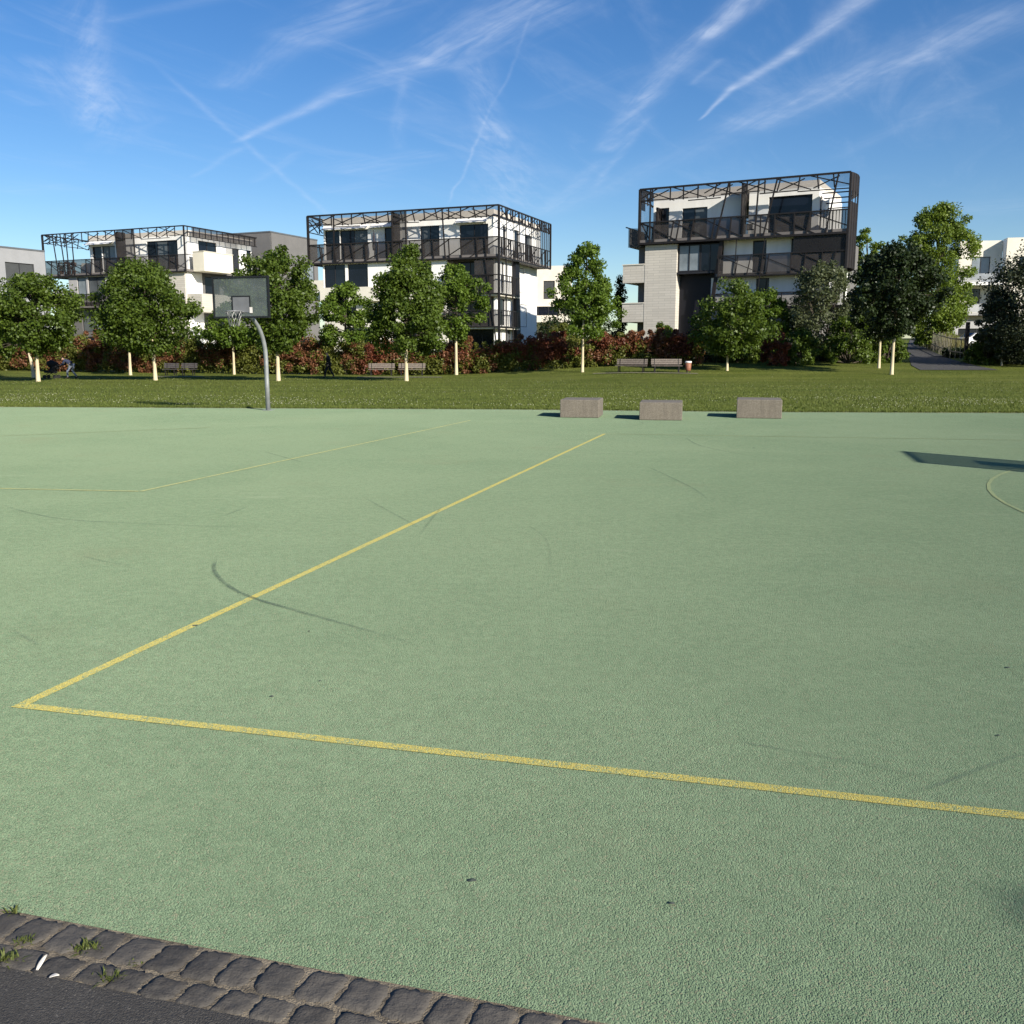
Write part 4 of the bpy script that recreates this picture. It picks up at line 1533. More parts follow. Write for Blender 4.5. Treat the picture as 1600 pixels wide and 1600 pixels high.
wall_w(B2, Fw, 10.2, 20.45, 11.2, 14.95, WHITE, [(12.4, 14.55, 11.35, 14.3, 1, GLASS), (16.8, 19.9, 11.35, 14.25, 1, GLASS)])
for (ua, ub) in ((1.0, 2.92), (2.96, 6.4), (6.8, 9.3), (16.5, 19.9)):      # white strips standing in for sunlit wall above the terrace doors
    MB().add([(ua, 1.48, 14.75), (ub, 1.48, 14.75), (ub, .95, 14.42), (ua, .95, 14.42), (ua, 1.48, 14.70), (ub, 1.48, 14.70), (ub, .95, 14.36), (ua, .95, 14.36)],
             [(0, 1, 2, 3), (4, 7, 6, 5), (3, 2, 6, 7), (0, 3, 7, 4), (1, 5, 6, 2)]).build('awning_lit_strip', AWN_LIT, B2)
wall_w(B2, Face('right', 20.45), 1.74, 15.2, 11.2, 14.95, WHITE,
       [(4.0, 4.9, 11.35, 14.3, 0, GLASS_D), (7.2, 8.7, 11.35, 14.3, 0, GLASS_D), (10.3, 12.4, 11.35, 14.2, 1, GLASS)])
wall_w(B2, Face('left', .95), 1.74, 15, 11.2, 14.9, WHITE, [])
MB().box(.9, 20.5, 1.52, 15.0, 14.96, 15.6).build('roof', FASC, B2)
MB().box(10.05, 11.55, .1, 1.45, 11.2, 11.32).build('planter_base', SLAB, B2)
mb = MB(); screen_quad(mb, F0, 10.0, 11.6, 11.0, 15.68, .12); mb.build('mesh_screen', MESHS, B2)
MB().box(10.0, 10.12, .16, 1.47, 11.2, 15.6).build('privacy_screen', BROWN, B2)
MB().box(.05, L2 - .05, .06, 15.3, 10.9, 11.16).build('terrace_slab', SLAB, B2)
mb = MB(); screen_quad(mb, F0, .1, L2 - .05, 10.95, 12.74, .10); mb.build('mesh_screen', MESHS, B2)
mb = MB(); screen_quad(mb, F0, .1, L2 - .05, 14.65, 15.66, .10); mb.build('mesh_screen', MESHL, B2)
mb = MB(); screen_quad(mb, left3, .1, 5.8, 10.95, 12.74, .10); mb.build('mesh_screen', MESHL, B2)
mb = MB(); screen_quad(mb, rt2, .2, 15.2, 10.95, 12.74, .10); screen_quad(mb, rt2, 12.0, 15.2, 12.74, 15.66, .1); mb.build('mesh_screen', MESHL, B2)
wall_w(B2, Fs, 1.5, 15.9, 8.0, 10.88, WHITE, [(1.65, 4.2, 8.4, 10.75, 1, GLASS), (4.5, 6.9, 8.4, 10.75, 0, GLASS), (13.0, 14.2, 8.2, 10.7, 0, GLASS_D)])
wall_w(B2, Fs, 1.5, 15.9, 1.2, 7.95, WHITE_C, [(3.0, 5.4, 5.0, 7.4, 1, GLASS), (8.0, 10.0, 5.0, 7.4, 1, GLASS), (12.0, 14.5, 5.0, 7.4, 1, GLASS), (4, 7, 1.8, 4.3, 1, GLASS), (9.6, 13.2, 1.8, 4.3, 1, GLASS)])
m_ = MB()
m_.box(-1.0, 1.46, .32, .52, 7.2, 9.2); m_.box(-1.0, -.8, .54, 6, 7.2, 9.2); m_.box(-.78, 1.4, .54, 6, 7.2, 7.4); m_.box(1.5, 8.5, -.4, .28, 6.9, 8.35)
m_.build('balcony', WHITE_C, B2)
for zz in (7.2, 4.0):
    MB().box(15.95, L2 - .08, .08, 6.0, zz, zz + .24).build('balcony_slab', WHITE_C, B2)
mb = MB(); screen_quad(mb, F0, 15.5, L2, 7.42, 9.15, .07); screen_quad(mb, F0, 15.5, L2, 4.24, 5.75, .07); mb.build('mesh_screen', MESHS, B2)
mb = MB(); screen_quad(mb, F0, 19.0, L2, 9.15, 10.85, .09); mb.build('mesh_screen', MESHS, B2)
Fd = Face('front', 1.8)
wall_w(B2, Fd, 15.95, 20.9, 7.45, 10.88, GREYR, [(16.5, 20.3, 7.6, 10.7, 2, GLASS_D)])
wall_w(B2, Fd, 15.95, 20.9, 1.2, 7.2, GREYR, [(16.5, 20.3, 4.4, 7.0, 2, GLASS_D), (16.5, 20.3, 1.6, 4.0, 2, GLASS_D)])
wall_w(B2, Face('right', 20.95), .9, 5.4, 1.2, 10.88, WHITE, [(2.5, 3.1, 7.6, 10.6, 0, GLASS_D), (2.0, 3.4, 4.4, 7.0, 0, GLASS_D), (3.9, 4.9, 1.8, 4.2, 0, GLASS)])
MB().prism([(18.9, 1.2), (21.5, 1.2), (21.3, 10.9), (19.4, 10.9)], 5.42, 6.5).build('slanted_wall', NAVY, B2)
wall_w(B2, Face('right', 20.4), 6.52, 12.2, 1.2, 10.88, WHITE, [(9.0, 10.4, 8.0, 10.6, 0, GLASS_D), (9.2, 11.2, 4.4, 6.8, 0, GLASS)])
MB().box(1.6, 20.3, 2.4, 14.6, 1.2, 10.85).build('core_wall', WHITE, B2)

# ---- left block
O1 = Vector((-58.04, 120.94, 0))
B1 = empty('apartment_building', O1, R(-23.5))
tag(B1, 'white apartment block on the left with steel terrace frame and a cream corner balcony', 'building', 'apartment blocks with steel framed terraces')
L1 = 22.4
rng = random.Random(13)
ZT1 = 15.95
lattice(B1, F0, 0, L1, ZT1, 14.8, 12.78, 10.9, rng, -1, 1.3, .095, full=((3.1, 3.6), (4.0, 4.2), (5.0, 5.1), (12.0, 12.3), (14.8, 15.0), (1.8, 2.4)))
lattice(B1, left3, .1, 9, ZT1, 14.8, 12.78, 10.9, rng, -1, 1.5, .095)
mb = MB(); mb.bar((.1, 9, ZT1), (6.3, 9, ZT1), .12); mb.bar((.1, 9, 14.8), (6.3, 9, 14.8), .1)
for k in range(7):
    mb.bar((.3 + k, 9, ZT1), (.4 + k, 9, 14.8), .08)
mb.build('steel_frame', STEEL, B1)
rt1 = Face('right', L1)
mbs = MB()
mbs.bar((L1, 0, ZT1), (L1, 13, ZT1), .13); mbs.bar((L1, 0, 14.85), (L1, 13, 14.85), .09)
for k in range(13):
    mbs.bar((L1, .6 + k, ZT1), (L1, .6 + k, 14.85), .08)
mbs.bar((L1, 1.6, 12.8), (L1, 0, 12.8), .08); mbs.bar((L1, 1.6, 12.8), (L1, 1.6, 10.9), .1)
mbs.build('steel_frame', STEEL, B1)
mb = MB(); screen_quad(mb, rt1, 1.4, 13, 14.88, ZT1 - .05, .1); mb.build('mesh_screen', MESHS, B1)
mb = MB(); screen_quad(mb, rt1, 7.2, 9.4, 11.2, 14.85, .12); mb.build('mesh_screen', MESHL, B1)
wall_w(B1, Fw, 6.2, 12.2, 11.2, 15.15, WHITE, [(6.6, 8.1, 11.35, 14.4, 0, GLASS), (8.2, 10.3, 11.35, 14.4, 1, CURT)])
MB().add([(5.9, 1.48, 14.95), (10.2, 1.48, 14.95), (10.2, .6, 14.55), (5.9, .6, 14.55)], [(0, 1, 2, 3)]).build('awning_lit_strip', AWN_LIT, B1)
wall_w(B1, Fw, 12.2, 21.5, 11.2, 15.15, WHITE, [(15.3, 20.0, 11.35, 14.65, 2, GLASS)])
wall_w(B1, Face('right', 21.5), 1.74, 13, 11.2, 15.15, WHITE, [(3.3, 6.5, 12.9, 14.7, 1, GLASS), (9.3, 10.6, 11.6, 14.4, 0, GLASS_D), (12.0, 12.9, 11.6, 14.4, 0, GLASS_D)])
wall_w(B1, Face('left', 6.2), 1.74, 10, 11.2, 15.15, WHITE, [])
MB().box(6.1, 21.55, 1.52, 13.2, 15.16, 15.7).build('roof', FASC, B1)
mb = MB(); screen_quad(mb, F0, 12.1, 14.9, 11.0, ZT1 - .05, .1); mb.build('mesh_screen', MESHS, B1)
MB().box(11.95, 12.1, .14, 1.46, 11.2, 15.8).build('privacy_screen', BROWN, B1)
MB().box(.05, L1 - .05, .06, 13, 10.92, 11.17).build('terrace_slab', SLAB, B1)
mb = MB(); screen_quad(mb, F0, .1, L1 - .05, 10.95, 12.74, .10); mb.build('mesh_screen', MESHS, B1)
mb = MB(); screen_quad(mb, left3, .1, 8.8, 10.95, 12.0, .10); mb.build('mesh_screen', MESHL, B1)
m_ = MB(); m_.box(L1 + .02, L1 + 1.7, 1.2, 6.2, 10.95, 13.15)
bal = m_.build('balcony', mat('cream_concrete', (.72, .67, .55), .85, .06, .8, .2, 10), B1, bevel=.03)
MB().box(L1 - .0, L1 + 1.76, 1.14, 6.26, 13.154, 13.22).build('coping', WHITE_C, bal)
wall_w(B1, Fs, 3.6, 13.0, 7.7, 10.9, GREYL, [(5.0, 6.5, 8.0, 10.7, 0, CURT), (6.8, 9.6, 8.0, 10.7, 1, CURT)])
wall(B1, Fs, 13.0, 21.9, 1.2, 10.9, BEIGE, (), .3, 'stone_wall')
wall(B1, Face('right', 21.9), .62, 3.2, 1.2, 10.9, WHITE, (), .3)
wall_w(B1, Face('right', 21.6), 3.2, 13, 1.2, 10.9, GREYR, [(4.0, 6.6, 8.0, 10.6, 0, GLASS_D), (7.5, 10, 8.0, 10.6, 0, GLASS_D)])
MB().box(21.92, 24.0, .6, 5.8, 6.3, 8.4).build('balcony', BEIGE, B1)
MB().box(21.92, 24.0, .6, 5.8, 2.0, 4.4).build('balcony', WHITE, B1)
wall_w(B1, Fs, 3.6, 13.0, 1.2, 7.0, GREYR, [(5.4, 9.8, 4.2, 6.8, 1, CURT), (5.4, 9.8, 1.4, 3.6, 1, GLASS)])
MB().box(3.0, 13, -.6, .26, 7.02, 7.22).build('balcony_slab', SLAB, B1)
mb = MB(); mb.bar((3.0, -.58, 8.6), (13, -.58, 8.6), .1)
for k in range(15):
    mb.bar((3.1 + k * .7, -.58, 8.6), (3.2 + k * .7, -.58, 7.2), .07)
mb.build('railing', BROWN, B1)
mb = MB(); mb.add([(3.0, -.5, 7.24), (13, -.5, 7.24), (13, -.5, 8.5), (3.0, -.5, 8.5)], [(0, 1, 2, 3)]); mb.build('mesh_screen', MESHS, B1)
MB().box(.6, 3.55, .5, 5, 7.0, 9.2).build('balcony', WHITE, B1)
MB().box(3.8, 21.4, .9, 12.6, 1.2, 10.85).build('core_wall', GREYR, B1)
MB().box(.3, 3.6, 5.5, 12, 11.17, 13.0).build('parapet', WHITE_C, B1)

# ---- other buildings
def block(name_label, o, rz, L, D, H_, m, wins_front=(), wins_right=(), coping=None, z0=1.0):
    e = empty('building', (o[0], o[1], 0), R(rz))
    tag(e, name_label, 'building')
    wall_w(e, Face('front', 0), 0, L, z0, H_, m, wins_front)
    wall_w(e, Face('right', L), .02, D, z0, H_, m, wins_right)
    wall(e, Face('left', 0), .24, D, z0, H_, m)
    MB().box(.24, L - .24, .24, D, H_ - .4, H_ - .02).build('roof', SLAB, e)
    MB().box(.1, L - .1, D - .2, D + .02, z0, H_ - .01).build('rear_wall', m, e)
    if coping:
        MB().box(-.05, L + .05, -.05, .3, H_ + .003, H_ + .18).build('coping', coping, e)
        MB().box(L - .3, L + .05, .302, D + .05, H_ + .003, H_ + .18).build('coping', coping, e)
    return e


COP = mat('metal_coping', (.10, .11, .12), .5, .1, 1)
# grey block cut by the left edge: its right hand wall faces us
c0 = at_y(69, 391, 108)
LA = 62.0
dl = Vector((math.cos(R(LA - 90)), math.sin(R(LA - 90)), 0))
dy = Vector((-dl.y, dl.x, 0))
orig = c0 - dl * 14 - dy * 17
block('plain grey block with flat roof at the left edge', (orig.x, orig.y), LA - 90, 14, 17, 12.62, mat('pale_grey_render', (.26, .265, .275), .85, .05, .8),
      (), [(12.2, 15.6, 7.8, 11.2, 1, SHUT), (8.0, 10.6, 9.0, 11.3, 1, GLASS_D), (3.0, 6, 8.0, 11.2, 1, GLASS)], COP)
c5 = at_y(422, 363, 128)
e5 = Vector((math.cos(R(-23.5)), math.sin(R(-23.5)), 0))
o5 = c5 - e5 * 9
block('dark grey cubic block behind the left apartment block', (o5.x, o5.y), -23.5, 9, 10.5, c5.z, GREYR, (),
      [(6.3, 9.6, c5.z - 6.5, c5.z - 3.3, 1, CURT)], COP)
c4 = at_y(886, 415, 120)
e4 = Vector((math.cos(R(-8)), math.sin(R(-8)), 0))
o4 = c4 - e4 * 8
b4 = block('low beige house between the middle and right apartment blocks', (o4.x, o4.y), -8, 8, 8, c4.z, WHITE_C,
           [(5.1, 6.5, c4.z - 4.0, c4.z - 1.8, 0, SHUT), (3.2, 7.0, c4.z - 6.0, c4.z - 4.9, 2, GLASS_D)], (), None)
MB().box(1.0, 8.6, -2.6, -.02, c4.z - 6.9, c4.z - 6.2).build('porch_roof', WHITE_C, b4)
MB().box(-1.8, 2.4, -1.2, -.03, 1.0, c4.z - 2.4).build('stair_tower', WHITE, b4)
c6 = at_y(1506, 374, 112)
b6 = empty('building', (c6.x, c6.y, 0), R(-12))
tag(b6, 'white house with recessed balconies behind the willow at the right', 'building')
H6 = 14.4
wall_w(b6, Face('front', 1.6), 0, 4.6, 1, H6, WHITE_C, [(1.4, 3.4, 10.0, 12.6, 1, CURT), (1.2, 2.6, 7.2, 9.0, 1, GLASS)])
wall_w(b6, Face('front', 0), 4.62, 12, 1, H6 + .1, WHITE_C, [(6.0, 8.0, 10.0, 12.4, 1, GLASS)])
wall(b6, Face('left', 4.62), .24, 1.58, 1, H6 + .1, WHITE)
wall(b6, Face('left', 0), 1.85, 9, 1, H6, WHITE)
MB().box(.1, 12, 1.9, 9, H6 - .5, H6 - .05).build('roof', SLAB, b6)
for zz in (9.3, 5.9):
    sl = MB().box(-.4, 4.6, -.3, 1.58, zz, zz + .3).build('balcony', WHITE if zz > 8 else GREYL, b6)  # lower balcony greyer, its shade put into the colour
    mb = MB(); mb.add([(-.35, -.25, zz + .32), (4.55, -.25, zz + .32), (4.55, -.25, zz + 1.3), (-.35, -.25, zz + 1.3)], [(0, 1, 2, 3)])
    mb.build('balustrade', screen_mat('frosted_balustrade', (.32, .34, .36), .8), sl)
wall_w(b6, Face('front', -.6), -3.5, 4.5, 1, 5.2, GREYL, [(-2.6, -2.2, 2.4, 4.0, 0, GLASS_D), (-1.8, -1.4, 2.4, 4.0, 0, GLASS_D), (0.0, 4.0, 1.6, 4.4, 1, GLASS_D)])  # grey here also carries the shade low on the house

# ---- things standing on the terraces
def terrace_chair(e, x, y, z, rz, label):
    t_ = empty('terrace_chair', e.matrix_basis @ Vector((x, y, z)), rz)
    tag(t_, label, 'chair', 'chairs on the roof terraces')
    dk = mat('rattan', (.03, .025, .022), .7, .2, 20)
    MB().box(-.26, .26, -.25, .25, .40, .46).build('seat', dk, t_)
    MB().box(-.26, .26, .21, .27, .462, .92).build('backrest', dk, t_)
    for sx in (-.22, .22):
        for sy in (-.2, .2):
            MB().box(sx - .02, sx + .02, sy - .02, sy + .02, 0, .398).build('leg', dk, t_)


for i, (e, x, y, z, rz, lb) in enumerate((
        (B2, 12.9, .7, 11.17, .3, 'dark terrace chair left of the open door on the middle block'), (B2, 14.1, .8, 11.17, 2.0, 'dark terrace chair right of the open door on the middle block'),
        (B2, 19.6, .7, 11.17, 1.2, 'dark terrace chair at the right corner of the middle block'), (B3, 9.6, .8, 11.45, .5, 'dark terrace chair right of the fin on the right block'),
        (B1, 17.0, .8, 11.18, .2, 'dark terrace chair in front of the wide window on the left block'))):
    terrace_chair(e, x, y, z, rz + e.rotation_euler.z, lb)
bpy.context.view_layer.update()
ps = empty('parasol', B2.matrix_basis @ Vector((7.45, .75, 11.17)))
tag(ps, 'closed dark parasol standing on the terrace of the middle block', 'parasol')
MB().tube([(0, 0, 0), (0, 0, .06)], [.28, .25], 14).build('base', SLAB, ps)
MB().tube([(0, 0, .06), (0, 0, 2.9)], .025, 8).build('pole', STEEL, ps)
MB().tube([(0, 0, .9), (0, 0, 1.3), (0, 0, 2.2), (0, 0, 2.8)], [.15, .19, .13, .03], 10).build('canopy', mat('parasol_cloth', (.03, .03, .04), .8), ps, True)
for i, (x, y, lb) in enumerate(((2.3, .6, 'potted plant at the left end of the left block terrace'), (3.4, .7, 'second potted plant from the left end of the left block terrace'), (4.3, .6, 'third potted plant from the left end of the left block terrace'))):
    pp = empty('potted_plant', B1.matrix_basis @ Vector((x, y, 11.18)))
    tag(pp, lb, 'plant', 'potted plants on the left terrace')
    MB().tube([(0, 0, 0), (0, 0, .45)], [.17, .24], 12).build('pot', mat('terracotta', (.30, .13, .08), .8), pp)
    rg = np.random.default_rng(i + 60)
    C = [(rg.normal() * .18, rg.normal() * .18, .6 + .8 * rg.random()) for _ in range(14)]
    leaf_cloud('foliage', C, [.2] * 14, 26, .14, REDB if i else BUSH, pp, 90 + i)

# ------------------------------------------------------------------ picket fence on the right and a parked car behind it
fn = empty('picket_fence', b(1437, 538))
tag(fn, 'weathered pale picket fence along the asphalt path', 'fence')
fp = [b(1437, 538) - fn.location, b(1458, 549) - fn.location, b(1484, 560) - fn.location]
fp.append(b(1508, 564) - fn.location)
PK = mat('weathered_wood', (.17, .16, .125), .85, .3, 6)
pk, rails = MB(), MB()
rr = random.Random(9)
for a, c in zip(fp, fp[1:]):
    n = max(2, int((c - a).length / .9))
    for i in range(n):
        p = a.lerp(c, i / n)
        z = gnd(p.x + fn.location.x, p.y + fn.location.y) - fn.location.z
        h = 1.75 + rr.uniform(-.15, .2)
        pk.box(p.x - .022, p.x + .022, p.y - .015, p.y + .015, z - .1, z + h)
    for hz in (.6, 1.6):
        rails.bar(a + Vector((0, .05, hz)), c + Vector((0, .05, hz)), .04, .09)
pk.build('pickets', PK, fn)
rails.build('rail', PK, fn)
pst = MB().box(-.12, .12, -.12, .12, -.2, 3.0)
po = pst.build('fence_post', mat('dark_wood', (.035, .03, .026), .85, .2, 8), fn)
po.location = fp[-1]
DRY = leaf_mat('dry_grass', (.10, .10, .03), (.26, .23, .10), .3)
rg = np.random.default_rng(8)
fo = gpt(1478, 84)
tg = []
for k in range(1500):
    px = 1446 + 62 * rg.random()
    Y = 96 - (px - 1446) / 62 * 17 + 3 * rg.random()
    p = gpt(px, Y)
    an = rg.random() * 6.28
    h = .7 + 1.3 * rg.random()
    w_ = .025
    ln = rg.normal(size=2) * .18
    tg.append([(p.x - math.cos(an) * w_, p.y - math.sin(an) * w_, p.z), (p.x + math.cos(an) * w_, p.y + math.sin(an) * w_, p.z), (p.x + ln[0], p.y + ln[1], p.z + h)])
tgv = np.array(tg).reshape(-1, 3)
tag(np_mesh('tall_grass', tgv, np.arange(len(tgv)).reshape(-1, 3), DRY), 'tall dry grass behind the picket fence', 'grass', kind='stuff')


def build_car():
    base = gpt(1526, 96)
    c = empty('parked_car', base, R(12))
    tag(c, 'white parked car half hidden behind the bushes at the right', 'car')
    wp = mat('white_car_paint', (.75, .75, .74), .25, .02, 1)
    prof = [(-2.1, .35), (-2.15, .75), (-1.95, .95), (-1.5, 1.0), (-.9, 1.42), (.7, 1.45), (1.35, 1.02), (2.0, .88), (2.15, .6), (2.1, .3)]
    MB().prism(prof, -.85, .85).build('body', wp, c, bevel=.05)
    dg = GLASS_D
    for s_ in (-.856, .856):
        mb = MB(); mb.add([(-1.35, s_, 1.02), (-.85, s_, 1.36), (.65, s_, 1.38), (1.15, s_, 1.02)], [(0, 1, 2, 3)]); mb.build('window', dg, c)
    mb = MB(); mb.add([(-1.53, -.7, 1.03), (-1.53, .7, 1.03), (-.95, .66, 1.41), (-.95, -.66, 1.41)], [(0, 1, 2, 3)])
    o = mb.build('windscreen', dg, c); o.location = (-.02, 0, .02)
    for sx in (-1.3, 1.35):
        for sy in (-.82, .82):
            w_ = MB().tube([(sx, sy - .1, .32), (sx, sy + .1, .32)], .32, 18).build('wheel', mat('tyre', (.02, .02, .02), .8), c)
            MB().tube([(sx, sy - .115, .32), (sx, sy + .115, .32)], .19, 14).build('rim', mat('alloy', (.4, .4, .42), .3, metal=.8), w_)
    for sy in (-.7, .7):
        MB().box(-2.17, -2.1, sy - .14, sy + .14, .7, .88).build('tail_light', mat('red_lens', (.45, .02, .02), .2), c)


build_car()

# ------------------------------------------------------------------ concrete blocks
CONC = None


def concrete_mat():
    m = mat('exposed_concrete', (.40, .36, .30), .9, .12, 2.5)
    t = NT(m.node_tree)
    bs = t.n['Principled BSDF']
    tc = t.new('ShaderNodeTexCoord')
    vo = t.new('ShaderNodeTexVoronoi')
    vo.inputs['Scale'].default_value = 75
    t.l.new(tc.outputs['Object'], vo.inputs['Vector'])
    sc = t.new('ShaderNodeSeparateColor')
    t.l.new(vo.outputs['Color'], sc.inputs[0])
    c = t.mix(sc.outputs[0], (.132, .115, .088), (.222, .196, .153))
    mp = t.new('ShaderNodeMapping')
    t.l.new(tc.outputs['Object'], mp.inputs[0])
    mp.inputs['Scale'].default_value = (9, 9, .6)
    st = t.ramp(t.noise(mp.outputs[0], 1.5, 5, .7), .42, .7)
    c = t.mix(t.math('MULTIPLY', st, .5), c, (.108, .095, .077))
    t.l.new(c, bs.inputs['Base Color'])
    bp = t.new('ShaderNodeBump'); bp.inputs['Strength'].default_value = .5; bp.inputs['Distance'].default_value = .006
    t.l.new(vo.outputs['Distance'], bp.inputs['Height']); t.l.new(bp.outputs[0], bs.inputs['Normal'])
    return m


CONC = concrete_mat()
for (fl, fr, br, hh, lb) in (
        ((875, 652.5), (936, 652.5), (948, 648), .475, 'leftmost of the three concrete seat blocks, set back near the lawn'),
        ((999, 656.5), (1066, 657.0), (1075, 652), .455, 'middle concrete seat block, standing closest to the viewer'),
        ((1151, 653.5), (1221, 654), (1223, 651), .49, 'rightmost of the three concrete seat blocks, seen squarely from the front')):
    A, B_, C_ = at_z(*fl), at_z(*fr), at_z(*br)
    w = (B_ - A).length
    rz = R(-10) if fl[0] < 1100 else R(-13.5)
    o = MB().box(0, w, 0, 1.35, 0, hh).build('concrete_block', CONC, None, bevel=.018)
    o.location = (A.x, A.y + .04, .001)
    o.rotation_euler = (0, 0, rz)
    tag(o, lb, 'concrete block', 'concrete blocks on the court')

# ------------------------------------------------------------------ basketball hoops
GALV = mat('galvanised_steel', (.30, .315, .31), .45, .15, 4, metal=.35)
BOARD = screen_mat('perforated_board', (.115, .138, .132), .52)
NtB = NT(BOARD.node_tree)
BFRM = mat('black_board_edge', (.012, .013, .014), .5)
CHAIN = mat('chain', (.20, .20, .195), .4, .1, 10, metal=.6)


def make_hoop(loc, rz, label):
    """local +Y points from the pole to the board front; board runs along X"""
    r = empty('basketball_hoop', loc, rz)
    tag(r, label, 'basketball hoop', 'basketball hoops')
    D = 1.18
    pts, rad = [(0, 0, -.1), (0, 0, .8), (0, 0, 1.55)], [.068, .066, .064]
    for k in range(1, 9):
        a = R(90) * k / 8 * .86
        pts.append((0, 1.15 * (1 - math.cos(a)), 1.55 + 1.25 * math.sin(a)))
        rad.append(.064 - .0012 * k)
    pts.append((0, D - .02, 2.93)); rad.append(.054)
    MB().tube(pts, rad, 16).build('pole', GALV, r, True)
    MB().box(-.14, .14, -.14, .14, -.02, .014).build('base_plate', GALV, r)
    zb, zt, hw = 2.68, 3.84, .90
    bd = MB().box(-hw + .05, hw - .05, D + .03, D + .055, zb + .05, zt - .05).build('backboard', BOARD, r)
    e = MB()
    e.box(-hw, hw, D + .02, D + .075, zb, zb + .05); e.box(-hw, hw, D + .02, D + .075, zt - .05, zt)
    e.box(-hw, -hw + .05, D + .02, D + .075, zb + .05, zt - .05); e.box(hw - .05, hw, D + .02, D + .075, zb + .05, zt - .05)
    e.build('board_edge', BFRM, bd)
    t_ = MB()
    q0, q1, w_ = zb + .16, zb + .62, .035
    t_.box(-.30, -.30 + w_, D + .058, D + .064, q0, q1); t_.box(.30 - w_, .30, D + .058, D + .064, q0, q1)
    t_.box(-.30 + w_, .30 - w_, D + .058, D + .064, q1 - w_, q1)
    t_.build('target_outline', BFRM, bd)
    MB().box(-.26, .26, D + .057, D + .060, q0, q1 - w_).build('target_panel', mat('target_grey', (.15, .155, .16), .6), bd)
    st = MB().box(-.36, -.27, D + .066, D + .07, zb + .14, zb + .30).build('sticker', mat('sticker_white', (.72, .68, .62), .6), bd)
    st['label'] = 'small white sticker'
    MB().box(-.18, .18, D - .08, D + .015, zb + .10, zb + .55).build('bracket', GALV, r)
    cz = 2.86
    cy = D + .08 + .15 + .225
    rim = MB()
    ring = [(.225 * math.cos(a), cy + .225 * math.sin(a), cz) for a in np.linspace(0, 2 * math.pi, 33)]
    rim.tube(ring, .012, 8, False)
    rim.box(-.09, .09, D + .066, cy - .215, cz - .02, cz + .0)
    rm = rim.build('rim', mat('rim_steel', (.30, .30, .30), .45, .15, 8, metal=.4), r)
    net = MB()
    for k in range(12):
        a0, a1 = 2 * math.pi * k / 12, 2 * math.pi * (k + 1) / 12
        am = (a0 + a1) / 2
        P = lambda a, rr_, z: (rr_ * math.cos(a), cy + rr_ * math.sin(a), z)
        for (s0, s1) in ((a0, am), (a1, am)):
            net.tube([P(s0, .225, cz), P(s1, .20, cz - .13)], .006, 5)
            net.tube([P(s1, .20, cz - .13), P(s0, .16, cz - .27)], .006, 5)
            net.tube([P(s0, .16, cz - .27), P(s1, .135, cz - .42)], .006, 5)
    net.build('chain_net', CHAIN, rm)
    return r


hp = at_z(419, 641)
make_hoop((hp.x, hp.y, 0), math.atan2(-ca.y, -ca.x) - math.pi / 2, 'basketball hoop on a curved grey pole at the far edge of the court')
f2 = Vector((-.968, .25, 0))
shift = Vector((math.cos(SUN_AZ), math.sin(SUN_AZ), 0)) * 3.84 / math.tan(SUN_EL)
bc = (at_z(1410, 704) + at_z(1440, 724)) / 2 + shift
h2 = bc - f2 * 1.2
make_hoop((h2.x, h2.y, 0), math.atan2(f2.y, f2.x) - math.pi / 2, 'basketball hoop whose board shadow falls across the right side of the court')

# ------------------------------------------------------------------ benches, bin
WOODG = mat('bench_wood', (.15, .125, .105), .8, .25, 12)
WOODD = mat('dark_bench_wood', (.05, .045, .045), .8, .25, 12)


def bench(px0, px1, py, label, m):
    a, c = b(px0, py), b(px1, py)
    mid = (a + c) / 2
    w = (c - a).length
    r = empty('park_bench', (mid.x, mid.y, gnd(mid.x, mid.y)), math.atan2(c.y - a.y, c.x - a.x))
    tag(r, label, 'bench', 'park benches facing the lawn')
    se = MB()
    for k in range(4):
        se.box(-w / 2, w / 2, -.05 + k * .115, .05 + k * .115, .43, .47)
    se.build('seat', m, r)
    ba = MB()
    for k in range(3):
        z = .54 + k * .125
        ba.add([(-w / 2, .40 + k * .03, z), (w / 2, .40 + k * .03, z), (w / 2, .43 + k * .03, z + .11), (-w / 2, .43 + k * .03, z + .11),
                (-w / 2, .44 + k * .03, z), (w / 2, .44 + k * .03, z), (w / 2, .47 + k * .03, z + .11), (-w / 2, .47 + k * .03, z + .11)],
               [(0, 1, 2, 3), (5, 4, 7, 6), (0, 4, 5, 1), (3, 2, 6, 7), (0, 3, 7, 4), (1, 5, 6, 2)])
    ba.build('backrest', m, r)
    for sx in (-w / 2 + .22, w / 2 - .22):
        lg = MB()
        lg.bar((sx, 0, -.05), (sx, 0, .43), .06); lg.bar((sx, .42, -.05), (sx, .40, .43), .06); lg.bar((sx, .40, .43), (sx, .50, .90), .05)
        lg.bar((sx, 0, .40), (sx, .40, .40), .05)
        lg.build('leg', STEEL, r)
    return r


